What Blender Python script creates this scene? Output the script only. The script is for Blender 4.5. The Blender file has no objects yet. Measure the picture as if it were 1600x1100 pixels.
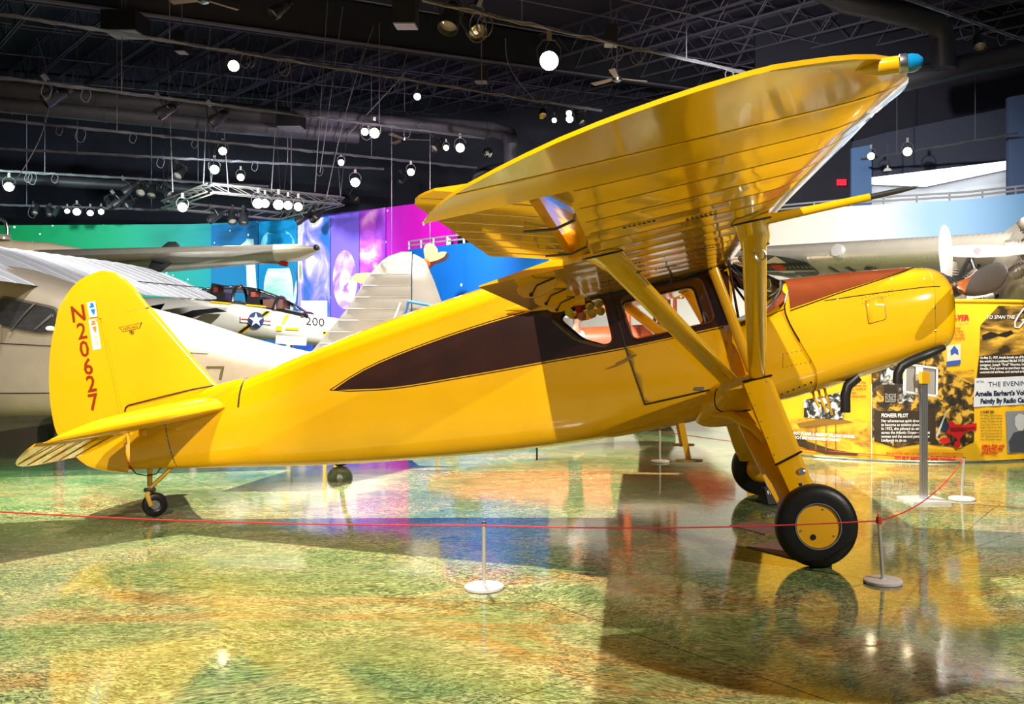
import bpy, bmesh, math, random
from mathutils import Vector, Matrix
from mathutils.geometry import tessellate_polygon
random.seed(7)
R = math.radians
SC = bpy.context.scene
COL = SC.collection

# ---------------------------------------------------------------- camera, world, lights, exposure
FPX, CX, CY, EYE = 1400.0, 920.0, 535.0, 1.49
cd_ = bpy.data.cameras.new('camera'); cam = bpy.data.objects.new('camera', cd_); COL.objects.link(cam)
cam.location = (0, 0, EYE); cam.rotation_euler = (R(90), 0, 0)
cd_.sensor_width = 36; cd_.lens = FPX/1600*36
cd_.shift_x = (800-CX)/1600; cd_.shift_y = (CY-550)/1600
cd_.clip_start = .05; cd_.clip_end = 200
SC.camera = cam
SC.view_settings.view_transform = 'Standard'; SC.view_settings.look = 'None'
SC.view_settings.gamma = 1; SC.view_settings.use_curve_mapping = False
SC.view_settings.exposure = 0.35
wd = bpy.data.worlds.new('hall_ambience'); SC.world = wd; wd.use_nodes = True
wd.node_tree.nodes['Background'].inputs[0].default_value = (0.85, 0.88, 1.0, 1)
wd.node_tree.nodes['Background'].inputs[1].default_value = 0.125

def spot(name, loc, target, watt, size=60, blend=.35, col=(1, .93, .82), rad=.12):
    l = bpy.data.lights.new(name, 'SPOT'); l.energy = watt; l.color = col; l.spot_size = R(size); l.spot_blend = blend
    l.shadow_soft_size = rad
    o = bpy.data.objects.new(name, l); COL.objects.link(o); o.location = loc
    o.rotation_euler = (Vector(target)-Vector(loc)).to_track_quat('-Z', 'Y').to_euler()
    return o
# keys and right-front spot follow cast shadows; the rest are unseen, added fill
spot('exhibit_spot', (-1.95, -2.5, 7.3), (-.3, 5.6, .6), 4700, 72, .4, rad=.06)        # key from behind the visitor: throws the wing's shadow
spot('exhibit_spot', (-2.4, 11.0, 7.8), (-1.0, 6.6, 0), 8400, 92, .4, rad=.05)       # overhead key: throws the fuselage shadow
spot('exhibit_spot', (-5.5, 1.6, 7.4), (-4.2, 7.7, 1.5), 2600, 26, .6)               # left front
spot('exhibit_spot', (6.2, 1.6, 5.2), (2.2, 6.6, 1.0), 1600, 50, .5, rad=.04)        # right front, low
spot('exhibit_spot', (4.6, 7.0, 6.4), (4.4, 11.2, .9), 1700, 60, .5)                 # on the banner
spot('exhibit_spot', (-4.2, 7.6, 7.6), (-5.4, 11.5, 1.4), 1500, 75, .5, (1, .95, .88))
spot('exhibit_spot', (3.6, 7.6, 6.0), (6.0, 14.0, 3.0), 1700, 60, .5, (1, .96, .9))
spot('fill_wash', (2.4, 13.5, 6.0), (4.4, 24.0, 4.0), 3600, 80, .6, (1, .98, .95))
spot('fill_wash', (-3.6, 14.6, 4.0), (-8.0, 19.6, 1.9), 2300, 75, .5, (1, .96, .9))  # unseen lamp placed low to brighten the jet
spot('exhibit_spot', (-6.0, 9.0, 7.0), (-8.6, 16.4, 3.0), 2600, 60, .5, (1, .96, .9))  # unseen spot added to brighten the silver bomber
spot('mural_fill', (-15, 21.5, 5.2), (-16, 28.2, 3.2), 1500, 110, .6, (.75, 1, .95))
spot('mural_fill', (-9, 20.5, 5.0), (-10, 27.5, 3.2), 1450, 110, .6, (.85, .95, 1))
spot('mural_fill', (-4.0, 16.5, 5.0), (-5, 24, 3.4), 1900, 85, .6, (1, .9, 1))
spot('fill_wash', (-1.2, 13.5, 6.0), (.6, 18, 1.2), 3000, 70, .6, (1, .96, .9))
spot('fill_wash', (1.2, 11.6, 6.2), (1.6, 13.0, 0), 2600, 70, .6, (1, .97, .93))

# ---------------------------------------------------------------- helpers
def at(px, py, Y):                     # photo pixel -> world point at depth Y
    return Vector(((px-CX)/FPX*Y, Y, EYE-(py-CY)/FPX*Y))
def atz(px, py, z):                    # photo pixel -> world point on the level z
    Y = (z-EYE)*FPX/(CY-py); return Vector(((px-CX)/FPX*Y, Y, z))

MATS = {}
def mat(name, col, rough=.5, metal=0., coat=0., var=0., vscale=6., bump=0., bscale=40., spec=.5, emit=None, estr=0., trans=0., ior=1.45, alpha=1.):
    if name in MATS: return MATS[name]
    m = bpy.data.materials.new(name); m.use_nodes = True; MATS[name] = m
    nt = m.node_tree; b = nt.nodes['Principled BSDF']; I = b.inputs
    c = (*col, 1)
    I['Base Color'].default_value = c; I['Roughness'].default_value = rough; I['Metallic'].default_value = metal
    I['Coat Weight'].default_value = coat; I['Coat Roughness'].default_value = .06
    I['Specular IOR Level'].default_value = spec; I['Transmission Weight'].default_value = trans; I['IOR'].default_value = ior
    I['Alpha'].default_value = alpha
    if emit: I['Emission Color'].default_value = (*emit, 1); I['Emission Strength'].default_value = estr
    tc = None
    if var or bump:
        tc = nt.nodes.new('ShaderNodeTexCoord')
    if var:
        n = nt.nodes.new('ShaderNodeTexNoise'); n.inputs['Scale'].default_value = vscale; n.inputs['Detail'].default_value = 5
        nt.links.new(tc.outputs['Object'], n.inputs['Vector'])
        r = nt.nodes.new('ShaderNodeValToRGB'); e = r.color_ramp.elements
        e[0].position = .3; e[1].position = .72
        e[0].color = (*[max(0, x*(1-var)) for x in col], 1); e[1].color = (*[min(1, x*(1+var)) for x in col], 1)
        nt.links.new(n.outputs['Fac'], r.inputs['Fac']); nt.links.new(r.outputs['Color'], I['Base Color'])
    if bump:
        n = nt.nodes.new('ShaderNodeTexNoise'); n.inputs['Scale'].default_value = bscale; n.inputs['Detail'].default_value = 3
        nt.links.new(tc.outputs['Object'], n.inputs['Vector'])
        bp = nt.nodes.new('ShaderNodeBump'); bp.inputs['Strength'].default_value = bump; bp.inputs['Distance'].default_value = .02
        nt.links.new(n.outputs['Fac'], bp.inputs['Height']); nt.links.new(bp.outputs['Normal'], I['Normal'])
    return m
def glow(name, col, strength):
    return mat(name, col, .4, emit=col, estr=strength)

class MB:
    def __init__(s): s.v = []; s.f = []; s.mi = []
    def add(s, vs, fs, mi=0):
        o = len(s.v); s.v += [tuple(p) for p in vs]; s.f += [tuple(i+o for i in q) for q in fs]; s.mi += [mi]*len(fs); return s
    def box(s, c, d, rot=None, mi=0):
        x, y, z = [k/2 for k in d]
        vs = [Vector(p) for p in ((-x,-y,-z),(x,-y,-z),(x,y,-z),(-x,y,-z),(-x,-y,z),(x,-y,z),(x,y,z),(-x,y,z))]
        if rot: vs = [rot @ p for p in vs]
        c = Vector(c)
        return s.add([p+c for p in vs], [(0,3,2,1),(4,5,6,7),(0,1,5,4),(1,2,6,5),(2,3,7,6),(3,0,4,7)], mi)
    def loft(s, rings, closed=True, cap0=True, cap1=True, mi=0):
        n = len(rings[0]); vs = [p for r in rings for p in r]; fs = []
        for i in range(len(rings)-1):
            for j in range(n if closed else n-1):
                a = i*n+j; b = i*n+(j+1) % n
                fs.append((a, b, b+n, a+n))
        if closed and cap0: fs.append(tuple(range(n-1, -1, -1)))
        if closed and cap1: fs.append(tuple(range((len(rings)-1)*n, len(rings)*n)))
        return s.add(vs, fs, mi)
    def tube(s, pts, r, n=8, caps=True, mi=0, flat=None):
        pts = [Vector(p) for p in pts]; rs = r if isinstance(r, (list, tuple)) else [r]*len(pts)
        rings = []; up = None
        for i, p in enumerate(pts):
            t = (pts[min(i+1, len(pts)-1)]-pts[max(i-1, 0)]).normalized()
            if up is None:
                up = Vector((0, 0, 1)) if abs(t.z) < .9 else Vector((1, 0, 0))
            u = t.cross(up).normalized(); w = u.cross(t).normalized(); up = w
            rings.append([p+rs[i]*(math.cos(k*2*math.pi/n)*u+math.sin(k*2*math.pi/n)*w) for k in range(n)])
        return s.loft(rings, True, caps, caps, mi)
    def lathe(s, prof, base, axis, n=24, mi=0, caps=True):       # prof: (radius, distance along axis)
        base = Vector(base); a = Vector(axis).normalized()
        u = a.cross(Vector((0, 0, 1)) if abs(a.z) < .9 else Vector((1, 0, 0))).normalized(); w = a.cross(u)
        rings = [[base+a*d+r*(math.cos(k*2*math.pi/n)*u+math.sin(k*2*math.pi/n)*w) for k in range(n)] for r, d in prof]
        return s.loft(rings, True, caps and prof[0][0] > 1e-5, caps and prof[-1][0] > 1e-5, mi)
    def prism(s, poly, f, t, mi=0):                               # poly 2D, f(u,v,h)->3D, thickness t
        n = len(poly); tri = tessellate_polygon([[Vector((u, v, 0)) for u, v in poly]])
        vs = [f(u, v, 0) for u, v in poly]+[f(u, v, t) for u, v in poly]
        fs = [tuple(q) for q in tri]+[tuple(i+n for i in reversed(q)) for q in tri]+[(i, (i+1) % n, (i+1) % n+n, i+n) for i in range(n)]
        return s.add(vs, fs, mi)
    def grid(s, rows, mi=0): return s.loft(rows, False, mi=mi)
    def build(s, name, m, parent=None, smooth=40, fixn=True):
        me = bpy.data.meshes.new(name); me.from_pydata(s.v, [], s.f)
        for k in (m if isinstance(m, (list, tuple)) else [m]): me.materials.append(k)
        if any(s.mi): me.polygons.foreach_set('material_index', s.mi)
        if fixn:
            bm = bmesh.new(); bm.from_mesh(me); bmesh.ops.remove_doubles(bm, verts=bm.verts, dist=1e-5)
            bmesh.ops.recalc_face_normals(bm, faces=bm.faces); bm.to_mesh(me); bm.free()
        if smooth:
            me.polygons.foreach_set('use_smooth', [True]*len(me.polygons)); me.set_sharp_from_angle(angle=R(smooth))
        o = bpy.data.objects.new(name, me); COL.objects.link(o)
        if parent: o.parent = parent
        return o

def tag(o, label, cat=None, group=None, kind=None):
    if label: o['label'] = label
    if cat: o['category'] = cat
    if group: o['group'] = group
    if kind: o['kind'] = kind
    return o
def empty(name, loc, rz=0, label=None, cat=None, group=None):
    o = bpy.data.objects.new(name, None); COL.objects.link(o); o.location = loc; o.rotation_euler = (0, 0, rz); o.empty_display_size = .2
    return tag(o, label, cat, group)
def copy_tree(o, parent=None):
    c = o.copy(); COL.objects.link(c)
    if parent: c.parent = parent
    for ch in list(o.children): copy_tree(ch, c)
    return c

TX = {}
def text2d(body, bold=0., res=2):
    k = (body, bold)
    if k not in TX:
        c = bpy.data.curves.new('t', 'FONT'); c.body = body; c.resolution_u = res; c.offset = bold; c.fill_mode = 'FRONT'
        o = bpy.data.objects.new('t', c); COL.objects.link(o)
        dg = bpy.context.evaluated_depsgraph_get(); me = o.evaluated_get(dg).to_mesh()
        vs = [(v.co.x, v.co.y) for v in me.vertices]; fs = [tuple(p.vertices) for p in me.polygons]
        o.evaluated_get(dg).to_mesh_clear(); bpy.data.objects.remove(o); bpy.data.curves.remove(c)
        TX[k] = (vs, fs)
    return TX[k]
def put_text(mb, body, u0, v0, size, f, bold=0., shear=0., sx=1., align=0, mi=0, fitw=None):
    vs, fs = text2d(body, bold)
    if not vs: return
    w = max(v[0] for v in vs); h = .72
    k = size/h; kx = k*sx
    if fitw: kx = fitw/w
    off = -align*w*kx
    mb.add([f(u0+off+x*kx+shear*y*k, v0+y*k) for x, y in vs], fs, mi)

def lerp(a, b, t): return a+(b-a)*t
def interp(tab, x):                    # smooth (Catmull-Rom) table lookup; tab rows (x, v1, v2 ...)
    if x <= tab[0][0]: return tab[0][1:]
    if x >= tab[-1][0]: return tab[-1][1:]
    for i in range(len(tab)-1):
        if tab[i][0] <= x <= tab[i+1][0]: break
    a, b = tab[i], tab[i+1]; t = (x-a[0])/(b[0]-a[0]); h = b[0]-a[0]
    p = tab[i-1] if i else None; q = tab[i+2] if i+2 < len(tab) else None
    out = []
    for k in range(1, len(a)):
        d = (b[k]-a[k])/h
        ma = d if not p else (d+(a[k]-p[k])/(a[0]-p[0]))/2
        mb_ = d if not q else (d+(q[k]-b[k])/(q[0]-b[0]))/2
        t2, t3 = t*t, t*t*t
        out.append((2*t3-3*t2+1)*a[k]+(t3-2*t2+t)*h*ma+(-2*t3+3*t2)*b[k]+(t3-t2)*h*mb_)
    return out
def rounded(poly, r, n=4):             # round the corners of a 2D polygon
    out = []
    for i, p in enumerate(poly):
        p = Vector(p); a = Vector(poly[i-1]); b = Vector(poly[(i+1) % len(poly)])
        da = min(r, (a-p).length*.45); db = min(r, (b-p).length*.45)
        s0 = p+(a-p).normalized()*da; s1 = p+(b-p).normalized()*db
        for k in range(n+1):
            t = k/n; out.append(tuple(s0*(1-t)**2+p*2*t*(1-t)+s1*t*t))
    return out
def offset_poly(poly, d):
    n = len(poly); out = []
    A = sum(poly[i][0]*poly[(i+1) % n][1]-poly[(i+1) % n][0]*poly[i][1] for i in range(n))
    sg = 1 if A > 0 else -1
    for i in range(n):
        a, p, b = Vector(poly[i-1]), Vector(poly[i]), Vector(poly[(i+1) % n])
        e1 = (p-a).normalized() if (p-a).length > 1e-9 else (b-p).normalized(); e2 = (b-p).normalized() if (b-p).length > 1e-9 else e1
        nn = Vector((e1.y+e2.y, -e1.x-e2.x)); nn = nn.normalized() if nn.length > 1e-9 else Vector((e1.y, -e1.x))
        k = max(.5, nn.dot(Vector((e1.y, -e1.x))))
        out.append(tuple(p+nn*sg*d/k))
    return out

# ---------------------------------------------------------------- materials of the aeroplane
YEL = mat('yellow_dope', (.80, .405, .002), .15, coat=.8, var=.05, vscale=2.5, bump=.03, bscale=3)
YEL2 = mat('yellow_enamel', (.80, .41, .002), .13, coat=.8, var=.04, vscale=4, bump=.04, bscale=7)
BRN = mat('brown_paint', (.032, .009, .004), .22, coat=.6, var=.2, vscale=5)
RUST = mat('russet_paint', (.2, .04, .009), .24, coat=.5, var=.18, vscale=4)
BLK = mat('black_line', (.012, .011, .01), .4)
RUB = mat('tyre_rubber', (.006, .0055, .0055), .42, var=.3, vscale=9, bump=.06, bscale=60)
STEEL = mat('brushed_steel', (.55, .55, .56), .28, 1)
DSTEEL = mat('dark_steel', (.08, .075, .07), .4, .8)
CHROME = mat('chrome', (.8, .8, .8), .08, 1)
GLASS = mat('clear_glass', (1, 1, 1), .0, trans=1, ior=1.05, spec=.6)
TAN = mat('tan_leather', (.35, .14, .04), .5, var=.2)
# glass: thin clear pane (transparent with a Fresnel reflection)
def make_glass(name, tint=(.97, .98, 1), gl=.03):
    m = bpy.data.materials.new(name); m.use_nodes = True; nt = m.node_tree; nt.nodes.clear()
    o = nt.nodes.new('ShaderNodeOutputMaterial'); mx = nt.nodes.new('ShaderNodeMixShader'); t = nt.nodes.new('ShaderNodeBsdfTransparent')
    g = nt.nodes.new('ShaderNodeBsdfGlossy'); fr = nt.nodes.new('ShaderNodeFresnel'); fr.inputs[0].default_value = 1.4
    t.inputs[0].default_value = (*tint, 1); g.inputs['Roughness'].default_value = gl
    nt.links.new(fr.outputs[0], mx.inputs[0]); nt.links.new(t.outputs[0], mx.inputs[1]); nt.links.new(g.outputs[0], mx.inputs[2]); nt.links.new(mx.outputs[0], o.inputs[0])
    return m
PANE = make_glass('window_pane')
BLUEG = mat('blue_lamp_glass', (.0, .2, .45), .05, coat=1)

# ================================================================ floor first (the large structure follows in its own section)
# ================================================================ the yellow aeroplane (local frame: x forward, y to its left, z up)
PSI = R(3.2)
plane = empty('yellow_airplane', (1.595, 7.37, 0), -PSI, 'bright yellow high-wing cabin aeroplane with brown side stripe, standing behind the red cord', 'airplane')

AFT = [(-5.52,.86,.40,.03,2.4,3.), (-5.2,.94,.415,.08,2.4,3.), (-4.84,1.05,.425,.135,2.4,3.), (-4.5,1.18,.435,.195,2.4,3.2), (-3.88,1.436,.46,.285,2.5,3.6),
       (-3.22,1.692,.505,.375,2.6,4.), (-2.5,1.93,.57,.46,3.,4.4), (-2.0,2.08,.63,.52,3.6,4.8), (-1.6,2.15,.69,.55,4.5,5), (-1.2,2.17,.76,.565,5,5), (-.8,2.16,.845,.57,5,5), (-.47,2.10,.925,.56,5,5)]
FORE = [(-.47,1.66,.925,.56,3.4,5), (-.3,1.725,.965,.55,3.2,4.6), (-.12,1.86,1.01,.525,2.8,4.), (0,1.975,1.03,.5,2.5,3.6), (.2,1.995,1.085,.475,2.4,3.4)]
COWL = [(-.2,1.97,1.0,.525,2.5,3.6), (0,1.99,1.035,.51,2.5,3.4), (.2,2.015,1.085,.49,2.4,3.2), (.5,2.045,1.185,.455,2.4,3.2), (.8,2.07,1.285,.42,2.4,3.2), (1.07,2.085,1.38,.38,2.4,3.2), (1.16,2.08,1.415,.355,2.4,3.2), (1.235,2.05,1.44,.33,2.4,3.2), (1.275,2.01,1.46,.30,2.4,3.2), (1.292,1.975,1.48,.275,2.4,3.), (1.297,1.94,1.50,.24,2.3,3.)]
def sec(tab, x, grow=0.):
    zt, zb, w, nt, nb = interp(tab, x); zc = zb+.48*(zt-zb)
    return zt+grow, zb-grow, w+grow, nt, nb, zc
def ringpt(tab, x, a, grow=0.):
    zt, zb, w, nt, nb, zc = sec(tab, x, grow); c, s = math.cos(a), math.sin(a)
    n = nt if s > 0 else nb; e = 2/n
    return Vector((x, math.copysign(abs(c)**e, c)*w, zc+math.copysign(abs(s)**e, s)*((zt-zc) if s > 0 else (zc-zb))))
def side_y(x, z):
    tab = AFT if x < -.47 else (FORE if x < .12 else COWL)
    zt, zb, w, nt, nb, zc = sec(tab, x)
    t = (z-zc)/(zt-zc) if z > zc else (zc-z)/(zc-zb); n = nt if z > zc else nb
    return w*max(0., 1-min(1, abs(t))**n)**(1/n)
NA = 64
def ring(tab, x, grow=0.): return [ringpt(tab, x, 2*math.pi*k/NA, grow) for k in range(NA)]
def frange(a, b, n): return [a+(b-a)*i/n for i in range(n+1)]

def inside(poly, x, z):
    r = False; n = len(poly)
    for i in range(n):
        (x0, z0), (x1, z1) = poly[i], poly[(i+1) % n]
        if (z0 > z) != (z1 > z) and x < (x1-x0)*(z-z0)/(z1-z0)+x0: r = not r
    return r
def cut_holes(o, polys):
    bm = bmesh.new(); bm.from_mesh(o.data)
    for poly in polys:
        x0 = min(p[0] for p in poly)-.02; x1 = max(p[0] for p in poly)+.02; z0 = min(p[1] for p in poly)-.02; z1 = max(p[1] for p in poly)+.02
        for i in range(len(poly)):
            (a, b), (c, d) = poly[i], poly[(i+1) % len(poly)]
            if abs(a-c)+abs(b-d) < 1e-5: continue
            fs = [f for f in bm.faces if max(v.co.x for v in f.verts) > x0 and min(v.co.x for v in f.verts) < x1 and max(v.co.z for v in f.verts) > z0 and min(v.co.z for v in f.verts) < z1]
            g = set(fs)
            for f in fs: g.update(f.edges); g.update(f.verts)
            bmesh.ops.bisect_plane(bm, geom=list(g), plane_co=(a, 0, b), plane_no=(d-b, 0, a-c), dist=1e-5)
        dead = [f for f in bm.faces if (lambda c: abs(c.y) > .25 and inside(poly, c.x, c.z))(f.calc_center_median())]
        bmesh.ops.delete(bm, geom=dead, context='FACES')
    bm.to_mesh(o.data); bm.free()
def patch(name, poly, off, m, parent, sides=(-1,), step=.07, thick=None, holes=()):
    outs = []
    for sd in sides:
        bm = bmesh.new(); vs = [bm.verts.new((x, 0, z)) for x, z in poly]
        for q in tessellate_polygon([[Vector((x, z, 0)) for x, z in poly]]):
            try: bm.faces.new([vs[i] for i in q])
            except ValueError: pass
        for ax in (0, 2):
            lo = min(v.co[ax] for v in bm.verts); hi = max(v.co[ax] for v in bm.verts); k = lo+step
            while k < hi:
                bmesh.ops.bisect_plane(bm, geom=bm.verts[:]+bm.edges[:]+bm.faces[:], plane_co=(k, 0, 0) if ax == 0 else (0, 0, k), plane_no=(1, 0, 0) if ax == 0 else (0, 0, 1), dist=1e-6); k += step
        for h in holes:
            for i in range(len(h)):
                (a, b), (c, d) = h[i], h[(i+1) % len(h)]
                bmesh.ops.bisect_plane(bm, geom=bm.verts[:]+bm.edges[:]+bm.faces[:], plane_co=(a, 0, b), plane_no=(d-b, 0, a-c), dist=1e-6)
            bmesh.ops.delete(bm, geom=[f for f in bm.faces if inside(h, f.calc_center_median().x, f.calc_center_median().z)], context='FACES')
        for v in bm.verts: v.co.y = sd*(side_y(v.co.x, v.co.z)+off)
        bmesh.ops.recalc_face_normals(bm, faces=bm.faces)
        if bm.faces and sum((f.normal.y*sd) for f in bm.faces) < 0: bmesh.ops.reverse_faces(bm, faces=bm.faces[:])
        me = bpy.data.meshes.new(name); bm.to_mesh(me); bm.free(); me.materials.append(m)
        me.polygons.foreach_set('use_smooth', [True]*len(me.polygons))
        o = bpy.data.objects.new(name, me); COL.objects.link(o); o.parent = parent
        if thick:
            md = o.modifiers.new('t', 'SOLIDIFY'); md.thickness = thick; md.offset = -1 
        outs.append(o)
    return outs
def side_line(mb, pts, r, off=.002, sd=-1, closed=False, sub=.06):
    pp = []
    pts = list(pts)+([pts[0]] if closed else [])
    for (a, b), (c, d) in zip(pts, pts[1:]):
        n = max(1, int(math.hypot(c-a, d-b)/sub))
        pp += [(a+(c-a)*k/n, b+(d-b)*k/n) for k in range(n)]
    pp.append(pts[-1])
    mb.tube([(x, sd*(side_y(x, z)+off), z) for x, z in pp], r, 5)

# ---- window outlines (x,z) on the fuselage side
REARW = rounded([(-1.885,1.70),(-1.775,1.775),(-1.455,1.84),(-1.375,1.49),(-1.465,1.462),(-1.67,1.518)], .055)
DOORW = rounded([(-1.335,1.84),(-.705,1.985),(-.595,1.655),(-1.225,1.507)], .06)

# ---- fuselage shells
m = MB(); xs = frange(-5.52, -2.1, 44)+frange(-2.06, -.47, 30)
m.loft([[ringpt(AFT, x, a, .005*abs(math.sin(7*a))*max(0, min(1, (-1.9-x)/.5))*max(0, math.sin(a))) for a in [2*math.pi*k/112 for k in range(112)]] for x in xs], True, True, False)
fus = m.build('fuselage', YEL, plane, 50)
cut_holes(fus, [REARW, DOORW])
m = MB(); m.loft([ring(FORE, x) for x in frange(-.47, .2, 14)], True, True, True)
m.build('forward_fuselage', YEL2, plane, 50)
# cowling with a swept rear edge
def cowl_x(s, z):
    t = max(0, min(1, (z-1.03)/.9)); xr = interp([(0,.2), (.25,.185), (.5,.06), (.68,-.03), (.8,-.06), (1,0.)], t)[0]
    return lerp(xr, 1.297, s)
def cowl_pt(s, a, grow=.008):
    x = lerp(.0, 1.297, s)
    for _ in range(3):
        p = ringpt(COWL, x, a, grow); x = cowl_x(s, p.z)
    return ringpt(COWL, x, a, grow)
m = MB(); ss = [1-(1-k/46)**1.35 for k in range(47)]
m.loft([[cowl_pt(s, 2*math.pi*k/NA) for k in range(NA)] for s in ss], True, False, True)
cowl = m.build('engine_cowling', YEL2, plane, 50)
m = MB(); m.tube([cowl_pt(0, 2*math.pi*k/NA, .004) for k in range(-16, 33)], .007, 5); m.build('cowl_seam', BLK, cowl)
m = MB(); m.tube([cowl_pt(.86, 2*math.pi*k/NA, .006) for k in range(0, 65)], .003, 4); m.build('nose_seam', DSTEEL, cowl)
# top russet panel of the cowling
def band(x): return interp([(-.06,.42), (.3,.62), (.6,.80), (.8,.98), (.95,1.2), (1.04,1.5)], x)[0]
def top_pt(x, a, g): return ringpt(COWL, x, a, g)
m = MB(); rows = []
for x in frange(-.02, 1.04, 30):
    b = band(x); rows.append([top_pt(x, lerp(b, math.pi-b, k/24), .014) for k in range(25)])
m.grid(rows); m.build('cowl_top_panel', RUST, cowl)
for sd in (0, 1):
    m = MB(); m.tube([top_pt(x, (band(x)-.035) if sd else math.pi-band(x)+.035, .012) for x in frange(-.02, 1.035, 24)], .0045, 5); m.build('pinstripe', BLK, cowl)
    m = MB(); m.tube([top_pt(x, (lambda q: q if sd else math.pi-q)(lerp(.52, .50, x)), .009) for x in frange(.25, 1.16, 16)], .004, 5); m.build('panel_seam', BLK, cowl)
# access panel, patch with rivets, fasteners
def cow_patch(name, x0, z0, x1, z1, shear):
    poly = rounded([(x0,z0),(x1,z0+shear),(x1-.02,z1+shear),(x0-.02,z1)], .015, 3)
    patch(name, poly, .011, YEL2, cowl, thick=.003); mm = MB(); side_line(mm, poly, .002, .011, closed=True); mm.build('panel_edge', DSTEEL, cowl)
cow_patch('access_panel', .58, 1.63, .72, 1.81, .04)
m = MB()
for k in range(9):
    for (x0, z0, x1, z1) in ((.54,1.79,.78,1.86), (.54,1.83,.78,1.90)):
        x = lerp(x0, x1, k/8); z = lerp(z0, z1, k/8); m.lathe([(.004,0),(.003,.003),(0,.003)], (x, -side_y(x, z)-.009, z), (0,-1,0), 6)
m.build('rivet_row', DSTEEL, cowl)['kind'] = 'stuff'
patchp = [(-.08,1.30),(.13,1.34),(.13,1.44),(-.08,1.40)]
m = MB()
for (a, b), (c, d) in zip(patchp, patchp[1:]+patchp[:1]):
    for k in range(6):
        x = lerp(a, c, k/6); z = lerp(b, d, k/6); m.lathe([(.004,0),(.003,.003),(0,.003)], (x, -side_y(x, z)-.001, z), (0,-1,0), 6)
m.build('rivet_row', DSTEEL, plane)['kind'] = 'stuff'
for x, z in ((.2,1.93),(.5,1.965),(.8,1.985),(1.05,1.985),(1.10,1.76),(1.11,1.58),(.3,1.16),(.55,1.22),(.8,1.32),(1.06,1.42),(.35,1.82)):
    m = MB(); m.lathe([(.010,0),(.010,.003),(.004,.006),(0,.006)], (x, -side_y(x, z)-.006, z), (0,-1,0), 8); m.build('fastener', STEEL, cowl)
for x, z in [(-.3+.045*k, 1.0+.018*k) for k in range(11)]:
    m = MB(); m.lathe([(.009,0),(.007,.003),(0,.003)], (x, -side_y(x, z)-.001, z), (0,-1,0), 8); m.build('rivet', BLK, plane)
# nose intake openings, crankshaft ring, exhaust
for sd in (-1, 1):
    poly = [(math.cos(t)*.05, math.sin(t)*.16) for t in frange(0, 2*math.pi, 20)[:-1]]
    m = MB(); m.prism([(sd*.15+u, 1.66+v) for u, v in poly], lambda u, v, h: Vector((1.300-abs(u)*.03+h, u, v)), .012); m.build('intake', BLK, cowl)
m = MB(); m.lathe([(.12,0),(.125,.03),(.10,.06),(.09,.08)], (1.27,0,1.93), (1,0,.16), 28); m.build('nose_ring', STEEL, cowl)
m = MB(); m.tube([(1.20,-.29,1.45),(1.10,-.34,1.415),(1.0,-.355,1.375),(.92,-.355,1.34),(.86,-.355,1.305),(.83,-.355,1.25),(.825,-.355,1.17)], [.025,.036,.038,.036,.036,.036,.036], 12)
m.build('exhaust_pipe', BLK, cowl)
m = MB(); m.tube([(-.0+.32,-.2,1.20),(.16+.0,-.22,1.08),(.14,-.22,1.0)], .001, 4)
m = MB(); m.tube([(.54,-.30,1.22),(.46,-.30,1.15),(.44,-.30,1.08),(.44,-.30,.94)], .04, 12); m.build('exhaust_pipe', BLK, cowl)
for k in range(3):
    m = MB(); m.tube([(.20+.05*k,-.2,1.12),(.22+.05*k,-.2,1.04),(.26+.05*k,-.2,.97-.03*k)], .011, 7); m.build('drain_pipe', YEL2, cowl)
# propeller
AX = Vector((1, 0, .17)).normalized(); HUB = Vector((1.365, 0, 1.94))
prop = MB().lathe([(.0,-.02),(.075,-.02),(.085,.0),(.085,.03),(.06,.10),(.035,.12),(0,.12)], HUB, AX, 24).build('propeller_hub', DSTEEL, plane)
WOODP = mat('varnished_prop_root', (.33, .09, .012), .22, coat=.8, var=.25, vscale=9); PDK = mat('dark_prop_blade', (.014, .007, .004), .55, var=.2, spec=.3)
for sd in (-1, 1):
    m = MB(); rings = []; tip = []
    for r, c, t, pitch in [(.03,.10,.075,60),(.10,.12,.075,58),(.18,.17,.06,46),(.30,.215,.045,36),(.45,.24,.033,28),(.62,.245,.026,23),(.78,.225,.02,20),(.90,.17,.015,18),(.97,.09,.010,20),(.99,.03,.006,20)]:
        d = Vector((0, sd, .03*sd*-1 if sd < 0 else -.03)).normalized(); d = Vector((0, sd, .02)).normalized()
        n2 = AX.cross(d).normalized(); pa = R(pitch)*sd
        ch = (n2*math.cos(pa)+AX*math.sin(pa)); th = AX*math.cos(pa)-n2*math.sin(pa)
        rings.append([HUB+AX*.045+d*r+ch*(math.cos(k*2*math.pi/16)*c/2)+th*(math.sin(k*2*math.pi/16)*t/2) for k in range(16)])
    m.loft(rings[:4], True, True, True); root = m.build('blade_root', WOODP, prop)
    m = MB(); m.loft(rings[3:], True, True, True); m.build('blade', PDK, prop)

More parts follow.
